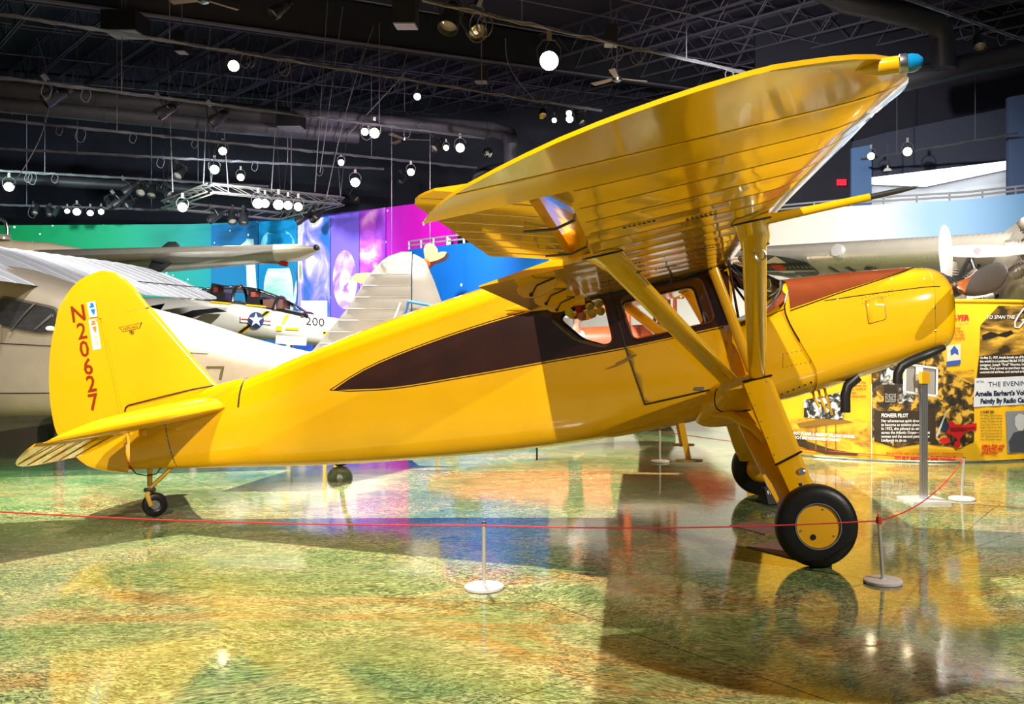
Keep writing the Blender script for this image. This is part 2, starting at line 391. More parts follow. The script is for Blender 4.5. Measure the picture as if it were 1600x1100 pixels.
# ---- paint stripe along the side
LOW = [(-3.652,1.104),(-3.169,1.13),(-2.563,1.226),(-1.864,1.352),(-1.281,1.456),(-.523,1.622)]
UPP = [(-3.652,1.104),(-3.50,1.205),(-3.34,1.29),(-2.966,1.44),(-2.413,1.624),(-1.899,1.762),(-1.419,1.885),(-.56,2.09)]
def dens(tab, n=24): return [(x, interp(tab, x)[0]) for x in frange(tab[0][0], tab[-1][0], n)]
lo, up = dens(LOW), dens(UPP)
stripe = lo+[(-.50,1.63),(-.48,1.75),(-.50,2.07)]+up[::-1][:-1]
patch('paint_stripe', stripe, .003, BRN, plane, (-1, 1), holes=(REARW, DOORW))
for sd in (-1, 1):
    for dl, r in ((.013, .0028),):
        m = MB(); side_line(m, [(x-.03 if i == 0 else x, z-dl if i else z) for i, (x, z) in enumerate(lo)]+[(-.35,1.665-dl),(-.2,1.70-dl),(-.02,1.765)], .0035, .003, sd); m.build('pinstripe', BLK, plane)
        m = MB(); side_line(m, [(x-.03 if i == 0 else x, z+dl if i else z) for i, (x, z) in enumerate(up)][:-1], .0035, .003, sd); m.build('pinstripe', BLK, plane)
    for W, nm in ((REARW, 'rear'), (DOORW, 'door')):
        fr = MB(); side_line(fr, offset_poly(W, .008), .013, .0, sd, True, .05); f_ = fr.build('window_frame', BRN, plane)
        patch('pane', W, -.004, PANE, f_, (sd,), .3)
        m = MB(); side_line(m, W, .007, .004, sd, True, .05); m.build('window_bead', mat('window_bead', (.12, .03, .012), .3, coat=.5), f_)
        if nm == 'rear' and sd < 0:
            for k, (bx, bz, cc) in enumerate(((-1.72,1.72,(.6,.5,.02)), (-1.64,1.745,(.4,.005,.005)), (-1.56,1.765,(.55,.36,.06)), (-1.49,1.785,(.5,.36,.08)), (-1.62,1.69,(.45,.16,.08)), (-1.54,1.71,(.5,.34,.06)), (-1.475,1.73,(.5,.3,.05)))):
                m = MB(); m.lathe([(0,0),(.034,0),(.034,.003),(.026,.004),(.026,.003),(0,.003)], (bx, -side_y(bx, bz)+.008, bz), (0,-1,0), 16); m.build('sticker', mat('sticker_%d' % k, cc, .4), f_)
# ---- door
DOOR = [(-1.281,1.452),(-1.133,1.018),(-.53,1.160),(-.50,1.60)]
patch('door', rounded(DOOR, .012, 2), .005, YEL2, plane, (-1, 1), thick=.006)
for sd in (-1, 1):
    m = MB(); side_line(m, [(-1.40,1.885),(-1.285,1.456),(-1.135,1.012),(-.52,1.155)], .005, .003, sd); m.build('door_seam', BLK, plane)
m = MB(); m.lathe([(.02,0),(.02,.012),(.009,.014),(.009,.05)], (-1.245,-side_y(-1.245,1.375)-.004,1.375), (0,-1,0), 12); yh = -side_y(-1.245,1.375)-.05
m.tube([(-1.20,yh,1.395),(-1.245,yh,1.375),(-1.30,yh,1.35),(-1.36,yh,1.33)], [.007,.010,.009,.005], 8); m.build('door_handle', STEEL, plane)
m = MB(); m.box((-.51,-.575,1.60), (.05,.03,.035)); m.build('door_hinge', STEEL, plane)
m = MB(); m.box((-.72,-side_y(-.72,1.14)-.012,1.14), (.07,.012,.02)); m.build('door_catch', STEEL, plane)

# ---- windshield, frame, deck
def wtop(t): y = lerp(-.52, .52, t); return Vector((-.49+.05*(1-(2*t-1)**2), y, 2.085+.06*(1-(2*t-1)**2)))
BASE = [(-1,-.42,1.66),(-.8,-.27,1.70),(-.62,-.17,1.765),(-.35,-.06,1.875),(0,.0,1.985)]
def wbase(t):
    q = -abs(2*t-1); x, z = interp(BASE, q)
    yy = interp([(-1,.555),(-.8,.515),(-.62,.47),(-.35,.30),(0,0)], q)[0]
    return Vector((x, math.copysign(yy, 2*t-1), z))
m = MB(); m.grid([[wtop(t).lerp(wbase(t), k/6)+Vector((.02*math.sin(math.pi*k/6), 0, .015*math.sin(math.pi*k/6))) for t in frange(0, 1, 32)] for k in range(7)])
m.build('windshield', PANE, plane)
m = MB(); m.tube([wbase(t)+Vector((-.01,0,.004)) for t in frange(0, 1, 32)], .016, 8); wf = m.build('windshield_frame', STEEL, plane)
m = MB(); m.grid([[wbase(t)+Vector((d*(1-.45*abs(2*t-1)), (2*t-1)*g, e)) for t in frange(0.04, .96, 32)] for d, g, e in ((-.015,0,.012), (.05,.02,.014), (.09,.03,.010))]); m.build('cowl_deck', RUST, wf)
for t in frange(.06, .94, 22):
    p = wbase(t)+Vector((.035*(1-.45*abs(2*t-1)), (2*t-1)*.016, .012)); m = MB(); m.lathe([(.007,0),(.005,.006),(0,.006)], p, (.3, (2*t-1), .6), 6); m.build('rivet', CHROME, wf)
for t in (.0, .18, .5, .82, 1.):
    m = MB(); m.tube([wtop(t)+Vector((0,0,-.005)), wbase(t)], .011, 6); m.build('windshield_post', DSTEEL if 0 < t < 1 else BRN, wf)
m = MB(); m.tube([wtop(t)+Vector((.0,0,.0)) for t in frange(0, 1, 16)], .02, 8); m.build('windshield_header', BRN, wf)

# ---- cabin interior
for sy in (-1, 1):
    s_ = MB().box((-.95, sy*.24, 1.17), (.5, .42, .14), Matrix.Rotation(R(-12), 3, 'Y')).build('cabin_seat', TAN, plane)
    MB().box((-1.24, sy*.24, 1.36), (.10, .42, .40), Matrix.Rotation(R(-24), 3, 'Y')).build('seat_back', TAN, s_)
m = MB(); m.tube([(-.5,-.2,1.55),(-.62,-.2,1.6)], .012, 6); m.lathe([(.13,0),(.145,.01),(.13,.02)], (-.63,-.2,1.6), (1,0,.3), 20); m.build('control_wheel', BLK, plane)
# ---------------------------------------------------------------- wings
TI = math.tan(R(12.5)); TD = math.tan(R(1.0))
def wz(x, y): return 2.08+(x+.48)*TI+TD*(abs(y)-.5)
LEt = [(0,-.43),(3,-.425),(4.4,-.405),(4.65,-.410),(4.95,-.448),(5.17,-.516),(5.36,-.622),(5.45,-.758),(5.5,-.90)]
TEt = [(0,-2.03),(4.3,-2.0),(4.75,-1.84),(5.01,-1.70),(5.19,-1.53),(5.35,-1.33),(5.44,-1.15),(5.48,-1.03),(5.5,-.93)]
def le(y): return interp(LEt, abs(y))[0]
def te(y): return interp(TEt, abs(y))[0]
def low(u): return .050*(1-min(1, u/.16))**2.2 if u < .16 else -.004*math.sin(math.pi*(u-.16)/.84)
def upp(u): return .050+.088*(math.sin(math.pi*min(1, u/.64)/2) if u < .32 else (1-((u-.32)/.68)**1.7)*math.sin(math.pi*.5/2)) if False else (.050+.085*math.sqrt(max(0,1-((.33-u)/.33)**2)) if u < .33 else .005+.13*(1-((u-.33)/.67)**1.75))
def lowfade(y): return 1 if y < 4.5 else 1-.9*min(1, (y-4.5)/.7)
def wing_ring(y, sd, ucut=1., sag=0., n=22):
    a = le(y); b = te(y); c = a-b; th = min(1, c/1.55)**.6; tu = min(1, c/1.5)**1.6*(1 if y < 4.3 else 1-.62*min(1, (y-4.3)/.9)); th *= lowfade(y); ucl = ucut if (ucut == 1 or y < 2.94) else (a+1.40)/c; pts = []
    us = [ucut*(1-math.cos(math.pi*k/n))/2 if ucut == 1 else ucut*((k/n)**1.4) for k in range(n+1)]
    for u in [q*ucl/ucut for q in us]: pts.append((u, low(u)*1.55*th+(sag if .14 < u < .985*ucl else 0)))
    for u in us[::-1][(1 if ucut == 1 else 0):-1]: pts.append((u, max(upp(u)*1.55*tu, low(u)*1.55*th+.012)-(sag*.4)))
    return [Vector((a-u*c, sd*y, wz(a-u*c, y)+h)) for u, h in pts]
RIBS = [.75+.305*k for k in range(16)]
for sd in (-1, 1):
    ys = []
    for a, b in zip([.0]+RIBS, RIBS+[None]):
        if b is None: break
        nb = 6; ys += [(a+(b-a)*k/nb, math.sin(math.pi*k/nb)) for k in range(nb)]
    ys = [q for q in ys if q[0] < 4.70]+[(4.74, 0)]
    m = MB(); m.loft([wing_ring(y, sd, (le(y)+1.565)/(le(y)-te(y)), .0022*s_) for y, s_ in ys], True, True, True)
    wing = m.build('wing', YEL, plane, 35); wing['label'] = 'yellow fabric wing half, ribbed underside'
    m = MB(); m.loft([wing_ring(y, sd, 1., 0) for y in [4.74,4.8,4.9,5.0,5.08,5.17,5.25,5.32,5.38,5.42,5.45,5.475,5.49,5.499]], True, True, True)
    m.build('wing_tip', YEL, wing, 50)
    # rib tapes on the underside
    for y in RIBS:
        if y > 5.3: continue
        rows = []
        for u in [.02+.97*k/22 for k in range(23)]:
            uu = u*((le(y)+(1.54 if y < 2.94 else 1.39))/(le(y)-te(y)) if y < 4.74 else 1); c = le(y)-te(y); th = min(1, c/1.55)**.6*lowfade(y)
            rows.append([Vector((le(y)-uu*c, sd*(y+w_), wz(le(y)-uu*c, y)+low(uu)*1.55*th-.0012)) for w_ in (-.011, 0, .011)])
        m = MB(); m.grid(rows); m.build('rib_tape', YEL, wing)
    # aileron, tilted up
    HX = -1.555
    def surf(y, deg, chord, x0, zoff, n=8):
        a = R(deg); out = []
        for k in range(n+1):
            u = k/n; h = -.035*(1-u)**1.2-.004
            out.append((u, h))
        for k in range(n, -1, -1):
            u = k/n; out.append((u, .035*(1-u)**1.1*math.sqrt(min(1, (u+.02)/.12))+.004))
        return [Vector((x0-(u*chord)*math.cos(a)-h*math.sin(a)*-1, sd*y, wz(x0, y)+zoff-(u*chord)*math.sin(a)+h*math.cos(a))) for u, h in out]
    m = MB(); ay = frange(2.97, 4.72, 36)
    def achord(y): return .41 if y < 4.45 else .41-.12*((y-4.45)/.27)**2
    m.loft([surf(y, 1.5, achord(y), HX+.035, .045) for y in ay], True, True, True); ail = m.build('aileron', YEL, wing, 40)
    for y in frange(3.15, 4.6, 6):
        m = MB(); m.tube([surf(y, 1.5, achord(y)*.97, HX+.035, .045)[k]+Vector((0,0,-.0)) for k in range(9)], .0035, 5); m.build('rib_tape', YEL, ail)
    for y in (3.3, 4.1):
        m = MB(); m.tube([(HX+.17,sd*y,wz(HX,y)+.06),(HX+.06,sd*y,wz(HX,y)+.01),(HX-.06,sd*y,wz(HX,y)+.0)], .006, 6); m.build('aileron_hinge', DSTEEL, ail)
    # flap, a little lowered, with three hinge brackets
    m = MB(); m.loft([surf(y, 16, .47, HX+.0, .025) for y in frange(.60, 2.86, 22)], True, True, True); flap = m.build('flap', YEL, wing, 40)
    for y in (.95, 1.7, 2.5):
        poly = [(-.02+math.cos(t)*.11, math.sin(t)*.065) for t in frange(0, 2*math.pi, 16)[:-1]]
        m = MB(); m.prism(poly, lambda u, v, h: Vector((HX-.17+u, sd*(y+h), wz(HX-.15+u, y)-.035+v)), .02); fb = m.build('flap_bracket', YEL2, flap)
        m = MB(); m.lathe([(.011,0),(.011,.04),(0,.04)], (HX-.22, sd*(y+.01)-.02, wz(HX-.22,y)-.075), (0,1,0), 10); m.build('pivot_bolt', BLK, fb)
        m = MB(); m.tube([(HX-.22,sd*(y+.012)-.012,wz(HX-.22,y)-.08),(HX-.19,sd*(y+.012)-.012,wz(HX-.19,y)-.03),(HX-.09,sd*(y+.012)-.012,wz(HX-.09,y)-.01)], .0045, 5); m.build('bracket_slot', BLK, fb)
    if sd < 0:
        for i in range(5):
            for k in range(6):
                y = .85+.11*k; x = HX-.16-.05*i; m = MB(); a = R(15.5)
                m.lathe([(.006,0),(.006,.004),(0,.004)], (x, sd*y, wz(HX,y)+.03-(HX-x)*math.tan(a)-.032*(1-(HX-x)/.46)-.003), (0,0,-1), 6); m.build('flap_rivet', CHROME, flap)
    # wing-root fairing behind the flap
    m = MB(); m.tube([(-1.6,sd*.56,1.83),(-1.85,sd*.575,1.79),(-2.05,sd*.56,1.76),(-2.22,sd*.52,1.74)], [.05,.05,.035,.006], 10); m.build('root_fairing', YEL2, wing)
    m = MB(); m.tube([(x, sd*(side_y(min(x,-.48), wz(x,.56)-.02)+.005), wz(x,.56)-.012) for x in frange(-.52, -1.9, 12)], .007, 5); m.build('wing_root_seam', BLK, wing)
    # navigation light on the tip bow
    p = Vector((-.63, sd*5.345, wz(-.63,5.345)-.006)); d = Vector((.95, sd*.22, .05)).normalized()
    m = MB(); m.lathe([(.004,-.05),(.014,-.03),(.020,.0),(.020,.05)], p, d, 16); nl = m.build('light_fairing', YEL2, wing)
    m = MB(); m.lathe([(.020,.045),(.023,.048),(.023,.062),(.021,.065)], p, d, 20); m.build('light_ring', STEEL, nl)
    m = MB(); m.lathe([(.021,.064),(.0215,.074),(.018,.088),(.010,.097),(0,.100)], p, d, 20); m.build('light_lens', BLUEG if sd < 0 else mat('red_lamp_glass', (.4, .01, .01), .05, coat=1), nl)
    # wing struts with their cups
    def strut(p0, p1, ch, th, name='wing_strut', mm=YEL2, n=16):
        p0, p1 = Vector(p0), Vector(p1); t = (p1-p0).normalized(); cx = Vector((1,0,.22)); cx = (cx-t*cx.dot(t)).normalized(); nx = t.cross(cx)
        m = MB(); m.loft([[p+cx*(math.cos(2*math.pi*k/n)*ch/2*(1 if math.cos(2*math.pi*k/n) > 0 else 1.15))+nx*(math.sin(2*math.pi*k/n)*th/2) for k in range(n)] for p in (p0, p0.lerp(p1,.5), p1)], True, True, True)
        return m.build(name, mm, plane)
    def cup(p1, p0, ch, top_len, parent):
        p0, p1 = Vector(p0), Vector(p1); t = (p0-p1).normalized(); cx = Vector((1,0,.22)).normalized(); rings = []
        for k, (d, l, w_) in enumerate(((-.02,top_len,.24), (.0,top_len*.97,.23), (.10,lerp(top_len,ch,.45),.16), (.20,ch*1.22,.085), (.29,ch*1.12,.07))):
            q = p1+t*d; nx = Vector((0,1,.1)).normalized()
            if k < 2: q = Vector((p1.x, p1.y, wz(p1.x,p1.y)+(.02 if k == 0 else -.002)))
            sh = -(l-ch)*.28 if k < 3 else 0
            rings.append([q+cx*(math.cos(a)*l/2+sh)+nx*(math.sin(a)*w_/2) for a in frange(0, 2*math.pi, 20)[:-1]])
        m = MB(); m.loft(rings, True, True, True); c_ = m.build('strut_cup', YEL2, parent, 50)
        m = MB(); m.tube(rings[-1]+[rings[-1][0]], .005, 5); m.build('cup_band', DSTEEL, parent)
        m = MB(); m.tube([p+Vector((0,0,-.001)) for p in rings[1]]+[rings[1][0]], .005, 5); m.build('cup_gasket', BLK, parent)
    FB, FT = (-.30, sd*.75, 1.235), (-.61, sd*2.98, wz(-.61,2.98)); RB, RT = (-.50, sd*.73, 1.20), (-1.34, sd*2.98, wz(-1.34,2.98))
    s1 = strut(FB, FT, .125, .06); cup(FT, FB, .13, .20, s1)
    s2 = strut(RB, RT, .125, .06); cup(RT, RB, .13, .21, s2)
    s3 = strut((-.33, sd*.63, 1.28), (-.615, sd*.60, 2.05), .075, .05, 'door_post_strut')
    m = MB(); t_ = (Vector(FB)-Vector(FT)).normalized(); q = Vector(FT)+t_*.33+Vector((.02, sd*.045, 0))
    m.box(q+Vector((0,0,.02)), (.02,.012,.05)); m.tube([q+Vector((math.cos(a)*.028, sd*.0, math.sin(a)*.028-.03)) for a in frange(0, 2*math.pi, 16)], .007, 6); m.build('tie_down_ring', STEEL, s1)
    # pitot tube under the starboard wing
    if sd < 0:
        m = MB(); m.tube([(-.56,-2.98,2.095),(-.3,-2.98,2.15),(-.05,-2.98,2.203)], [.026,.021,.019], 10); pt = m.build('pitot_tube', YEL2, plane)
        m = MB(); m.tube([(-.05,-2.98,2.203),(.09,-2.98,2.233),(.165,-2.98,2.248),(.185,-2.98,2.252)], [.015,.014,.008,.002], 10); m.build('pitot_tip', DSTEEL, pt)
        for x, y in ((-1.12,3.75),(-1.18,2.25),(-.95,1.6),(-1.3,1.5),(-.75,2.2),(-.85,3.55)):
            m = MB()
            for k in range(7): m.box((x-.02*k, -y-.012*(k % 2), wz(x-.02*k, y)-.006), (.014,.02,.004))
            m.build('vent_grille', DSTEEL, plane)
        m = MB(); m.tube([(-.95,-1.0,wz(-.95,1.0)),(-.95,-1.0,wz(-.95,1.0)-.10)], [.012,.006], 6); m.tube([(-1.02,-1.0,wz(-1.02,1.0)-.03),(-.9,-1.0,wz(-.9,1.0)-.05),(-.72,-1.0,wz(-.72,1.0)-.02)], .006, 5); m.build('fuel_vent', DSTEEL, plane)

# ---------------------------------------------------------------- tail
def plate(name, rows, tmax, prof, mm, parent, n=14):
    m = MB(); rings = []
    for (xa, za, xb, zb, k) in rows:
        f, g = [], []
        for i in range(n+1):
            s_ = (1-math.cos(math.pi*i/n))/2; t = max(.003, tmax*k*prof(s_)); x = lerp(xa, xb, s_); z = lerp(za, zb, s_)
            f.append(Vector((x, -t/2, z))); g.append(Vector((x, t/2, z)))
        rings.append(f+g[::-1])
    m.loft(rings, True, True, True)
    return m.build(name, mm, parent, 50)
HINGE = [(.36,-5.515),(.886,-5.593),(1.71,-5.769),(1.8,-5.79)]
TEr = [(.378,-5.66),(.386,-5.75),(.402,-5.837),(.50,-6.007),(.69,-6.175),(.856,-6.225),(1.132,-6.253),(1.462,-6.236),(1.793,-6.15),(1.90,-6.09)]
FLE = [(.8,-4.48),(.95,-4.62),(1.135,-4.777),(1.435,-5.046),(1.764,-5.327),(1.80,-5.36)]
fin = plate('fin', [(interp(FLE, z)[0], z+.005, interp(HINGE, z)[0]+.012, z-(.085 if z > 1.6 else .0)*(z-1.6)/.19 if z > 1.6 else z, 1) for z in frange(.80, 1.785, 22)], .085, lambda s: min(1, math.sqrt(s/.3)), YEL, plane)
rud = plate('rudder', [(interp(HINGE, z)[0]-.008, z, interp(TEr, z)[0], z, 1) for z in [.381,.39,.402,.43,.47,.52]+frange(.58, 1.69, 22)], .08, lambda s: (1-s)**.7, YEL, plane)
HORN = [(0,-5.36,1.795,-6.205,1.60),(.2,-5.42,1.865,-6.175,1.76),(.4,-5.47,1.93,-6.135,1.84),(.6,-5.525,1.99,-6.08,1.925),(.78,-5.585,2.045,-6.0,2.01),(.9,-5.64,2.08,-5.92,2.06),(.97,-5.70,2.10,-5.84,2.09),(1,-5.75,2.105,-5.80,2.104)]
m = plate('rudder_horn', [(*interp(HORN, t), 1-.75*t*t) for t in frange(0, 1, 16)], .08, lambda s: math.sqrt(max(0, min(1, s/.25)))*(1-s)**.6, YEL, rud)
m = MB(); m.tube([(interp(HINGE, z)[0]+.0, -.038, z) for z in frange(.62, 1.66, 10)], .016, 8); m.build('hinge_fairing', YEL2, fin)
m = MB(); m.tube([(-5.775,-.04,1.69),(-5.36,-.02,1.785)], .004, 5); m.build('rudder_gap', BLK, rud)
m = MB(); m.tube([(-5.555,-.045,.90),(-5.545,-.05,.935),(-5.52,-.052,.955),(-5.2,-.056,1.035),(-4.95,-.045,1.095),(-4.79,-.02,1.125)], .006, 6); m.build('fin_fairing_seam', BLK, fin)
m = MB(); m.lathe([(.018,0),(.022,.02),(.02,.045),(.01,.06),(0,.062)], (-6.22,0,1.61), (-1,0,.0), 14); m.build('tail_light', mat('tail_lamp', (.85,.82,.75), .1, coat=1), rud)
# fin root fillet
m = MB(); m.loft([[Vector((x, math.cos(a)*w_, z+math.sin(a)*h_)) for a in frange(0, 2*math.pi, 16)[:-1]] for x, z, w_, h_ in ((-5.54,.80,.06,.10), (-5.2,.88,.085,.11), (-4.9,.98,.11,.11), (-4.7,1.06,.11,.09), (-4.52,1.14,.09,.05))], True, True, True); m.build('tail_fillet', YEL2, fin)
m = MB(); m.tube([ringpt(AFT, -4.50, a, .004) for a in frange(.35, math.pi-.35, 20)], .007, 5); m.build('fuselage_band', BLK, plane)
# stabilisers and elevators
def sz(x): return .95+(x+4.62)*math.tan(R(12.5))
for sd in (-1, 1):
    SL = [(.06,-4.52),(.2,-4.66),(.6,-5.0),(.95,-5.24),(1.15,-5.38),(1.28,-5.50),(1.33,-5.56)]
    def she(y): return -5.46
    rows = []
    ysp = [.06,.15,.3,.45,.6,.75,.9,1.02,1.12,1.2,1.25]
    for y in ysp:
        a = interp(SL, y)[0]; b = -5.44; k = .175*(1-.6*(y/1.33)**2); f, g = [], []
        for i in range(13):
            s_ = (1-math.cos(math.pi*i/12))/2; x = lerp(a, b, s_); t = k*min(1, math.sqrt(s_/.35)) if s_ < .35 else k*(1-.35*(s_-.35)/.65); t *= min(1, (a-b)/.25)**.5 if a > b else 0
            f.append(Vector((x, sd*y, sz(x)-t*.22))); g.append(Vector((x, sd*y, sz(x)+t*.78)))
        rows.append(f+g[::-1])
    m = MB(); m.loft(rows, True, True, True); st = m.build('stabilizer', YEL, plane, 50)
    EL = [(.10,.30),(.25,.40),(.5,.42),(.75,.42),(.95,.40),(1.1,.35),(1.22,.26),(1.30,.15),(1.34,.06)]
    rows = []; da = R(12.5+19)
    for y in [.12,.2,.3,.4,.5,.6,.7,.8,.9,1.0,1.1,1.18,1.25,1.3,1.335]:
        c = interp(EL, y)[0]; x0 = -5.45; k = .065*(1-.5*(y/1.33)**2); f, g = [], []
        for i in range(9):
            s_ = i/8; t = max(.004, k*(1-s_)**.8*min(1, math.sqrt((s_+.03)/.15))); f.append(Vector((x0-c*s_*math.cos(da)-t*.5*math.sin(da), sd*y, sz(x0)-c*s_*math.sin(da)-t*.5*math.cos(da)))); g.append(Vector((x0-c*s_*math.cos(da)+t*.5*math.sin(da), sd*y, sz(x0)-c*s_*math.sin(da)+t*.5*math.cos(da))))
        rows.append(f+g[::-1])
    m = MB(); m.loft(rows, True, True, True); ev = m.build('elevator', YEL, st, 50)
    for y in (.35,.55,.75,.95,1.12):
        c = interp(EL, y)[0]*.96; m = MB(); m.tube([(-5.45-c*s_*math.cos(da)-.02*math.sin(da)*(1-s_), sd*y, sz(-5.45)-c*s_*math.sin(da)-.034*math.cos(da)*(1-s_)-.002) for s_ in frange(0.05, 1, 5)], .004, 4); m.build('rib_tape', mat('rib_dark_yellow', (.5,.27,.004), .4), ev)  # rib tapes in a darker yellow than the elevator
    m = MB(); m.tube([(interp(SL, .16)[0]-.8*k/10, sd*(.12+.0*k), sz(interp(SL,.16)[0]-.8*k/10)+.055-.02*abs(k-3)/7) for k in range(11)], .005, 5); m.build('root_seam', BLK, st)
# tail inspection fittings on the right side
for x, z, r in ((-5.05,.79,.045),(-5.38,.72,.028)):
    m = MB(); m.lathe([(r,0),(r,.003),(r*.9,.004),(0,.004)], (x,-side_y(x,z)-.001,z), (0,-1,0), 20); m.build('inspection_cover', YEL2, plane)
m = MB(); side_line(m, [(-5.2,.86),(-5.14,.62),(-5.09,.44)], .004, .001); m.build('tail_seam', DSTEEL, plane)
for z in (.78,.68,.58,.48):
    m = MB(); x = lerp(-5.2,-5.09,(.86-z)/.42)-.0; m.lathe([(.009,0),(.006,.004),(0,.004)], (x,-side_y(x,z)-.003,z), (0,-1,0), 8); m.build('screw', STEEL, plane)
# rudder lettering
LET = mat('lettering_red', (.26, .028, .004), .4)
ca, sa = math.cos(R(9.5)), math.sin(R(9.5))
def rsurf(x): return .04*(max(0, 1-(-5.62-x)/.62))**.7+.004
for ch, px, py in (('N',125,490),('2',131,517),('0',135,545),('6',141,572),('2',146,598.5),('7',150,627)):
    k = 1/177.; x0 = -5.78+(px-160)*.00568; z0 = 1.49-(py-535)*.00553+.0
    mm = MB(); vs, fs = text2d(ch, .015)
    cxm = (min(v[0] for v in vs)+max(v[0] for v in vs))/2; cym = (min(v[1] for v in vs)+max(v[1] for v in vs))/2
    s_ = .142/.72
    pts = []
    for u, v in vs:
        u = (u-cxm)*s_*.92; v = (v-cym)*s_; x = x0+u*ca-v*sa; z = z0+u*sa+v*ca; pts.append((x, -rsurf(x)-.002, z))
    mm.add(pts, fs); o = mm.build('registration_letter', LET, rud, 0)
def decal(name, poly, x0, z0, mm, parent, dy, ang=9.5, yf=rsurf):
    c, s = math.cos(R(ang)), math.sin(R(ang)); b = MB()
    b.prism(poly, lambda u, v, h: Vector((x0+u*c-v*s, -yf(x0+u*c-v*s)-dy-h, z0+u*s+v*c)), .0012); return b.build(name, mm, parent, 0)
ILL = [(-.5,1),(.55,1),(.68,.6),(.75,.3),(.75,-.2),(.6,-.55),(.3,-1),(.1,-.75),(-.2,-.5),(-.35,-.2),(-.7,.15),(-.65,.5),(-.25,.7)]
for px, py, cc in ((148,484,(0,.18,.62)),(150.5,511,(.55,.22,.04)),(154,534,(.75,.52,.38))):
    x0 = -5.78+(px-160)*.00568; z0 = 1.49-(py-535)*.00553
    st_ = decal('sticker', [(-.038,-.066),(.038,-.066),(.038,.066),(-.038,.066)], x0, z0, mat('sticker_white', (.85,.83,.78), .5), rud, .001)
    decal('state_map', [(u*.030, v*.055) for u, v in ILL], x0, z0, mat('map_%d' % px, cc, .5), st_, .003)
    decal('map_band', [(-.019,.002),(.021,.002),(.021,.014),(-.019,.014)], x0, z0, mat('sticker_white', (.85,.83,.78), .5), st_, .0045)
x0 = -5.78+(209-160)*.00568; z0 = 1.49-(513-535)*.00553; fy = lambda x: .043
em = decal('emblem', [(-.105,.028),(.105,.028),(.075,-.018),(-.075,-.018)], x0, z0, BLK, fin, .0, 12, fy)
decal('emblem_field', [(-.095,.024),(.095,.024),(.071,-.014),(-.071,-.014)], x0, z0, YEL, em, .0015, 12, fy)
b = MB(); c, s = math.cos(R(12)), math.sin(R(12))
put_text(b, 'FAIRCHILD', 0, -.008, .026, lambda u, v: Vector((x0+u*c-v*s, -.0465, z0+u*s+v*c)), .01, align=.5, fitw=.135); b.build('emblem_text', BLK, em, 0)
b = MB(); b.tube([(x0+.035*s+math.cos(a)*.019, -.046, z0-.035*c+math.sin(a)*.019) for a in frange(0, 2*math.pi, 16)], .002, 4)
b.prism([(math.cos(R(90+36*k))*(.015 if k % 2 == 0 else .006), math.sin(R(90+36*k))*(.015 if k % 2 == 0 else .006)) for k in range(10)], lambda u, v, h: Vector((x0+.035*s+u, -.045-h, z0-.035*c+v)), .002); b.build('emblem_star', BLK, em, 0)

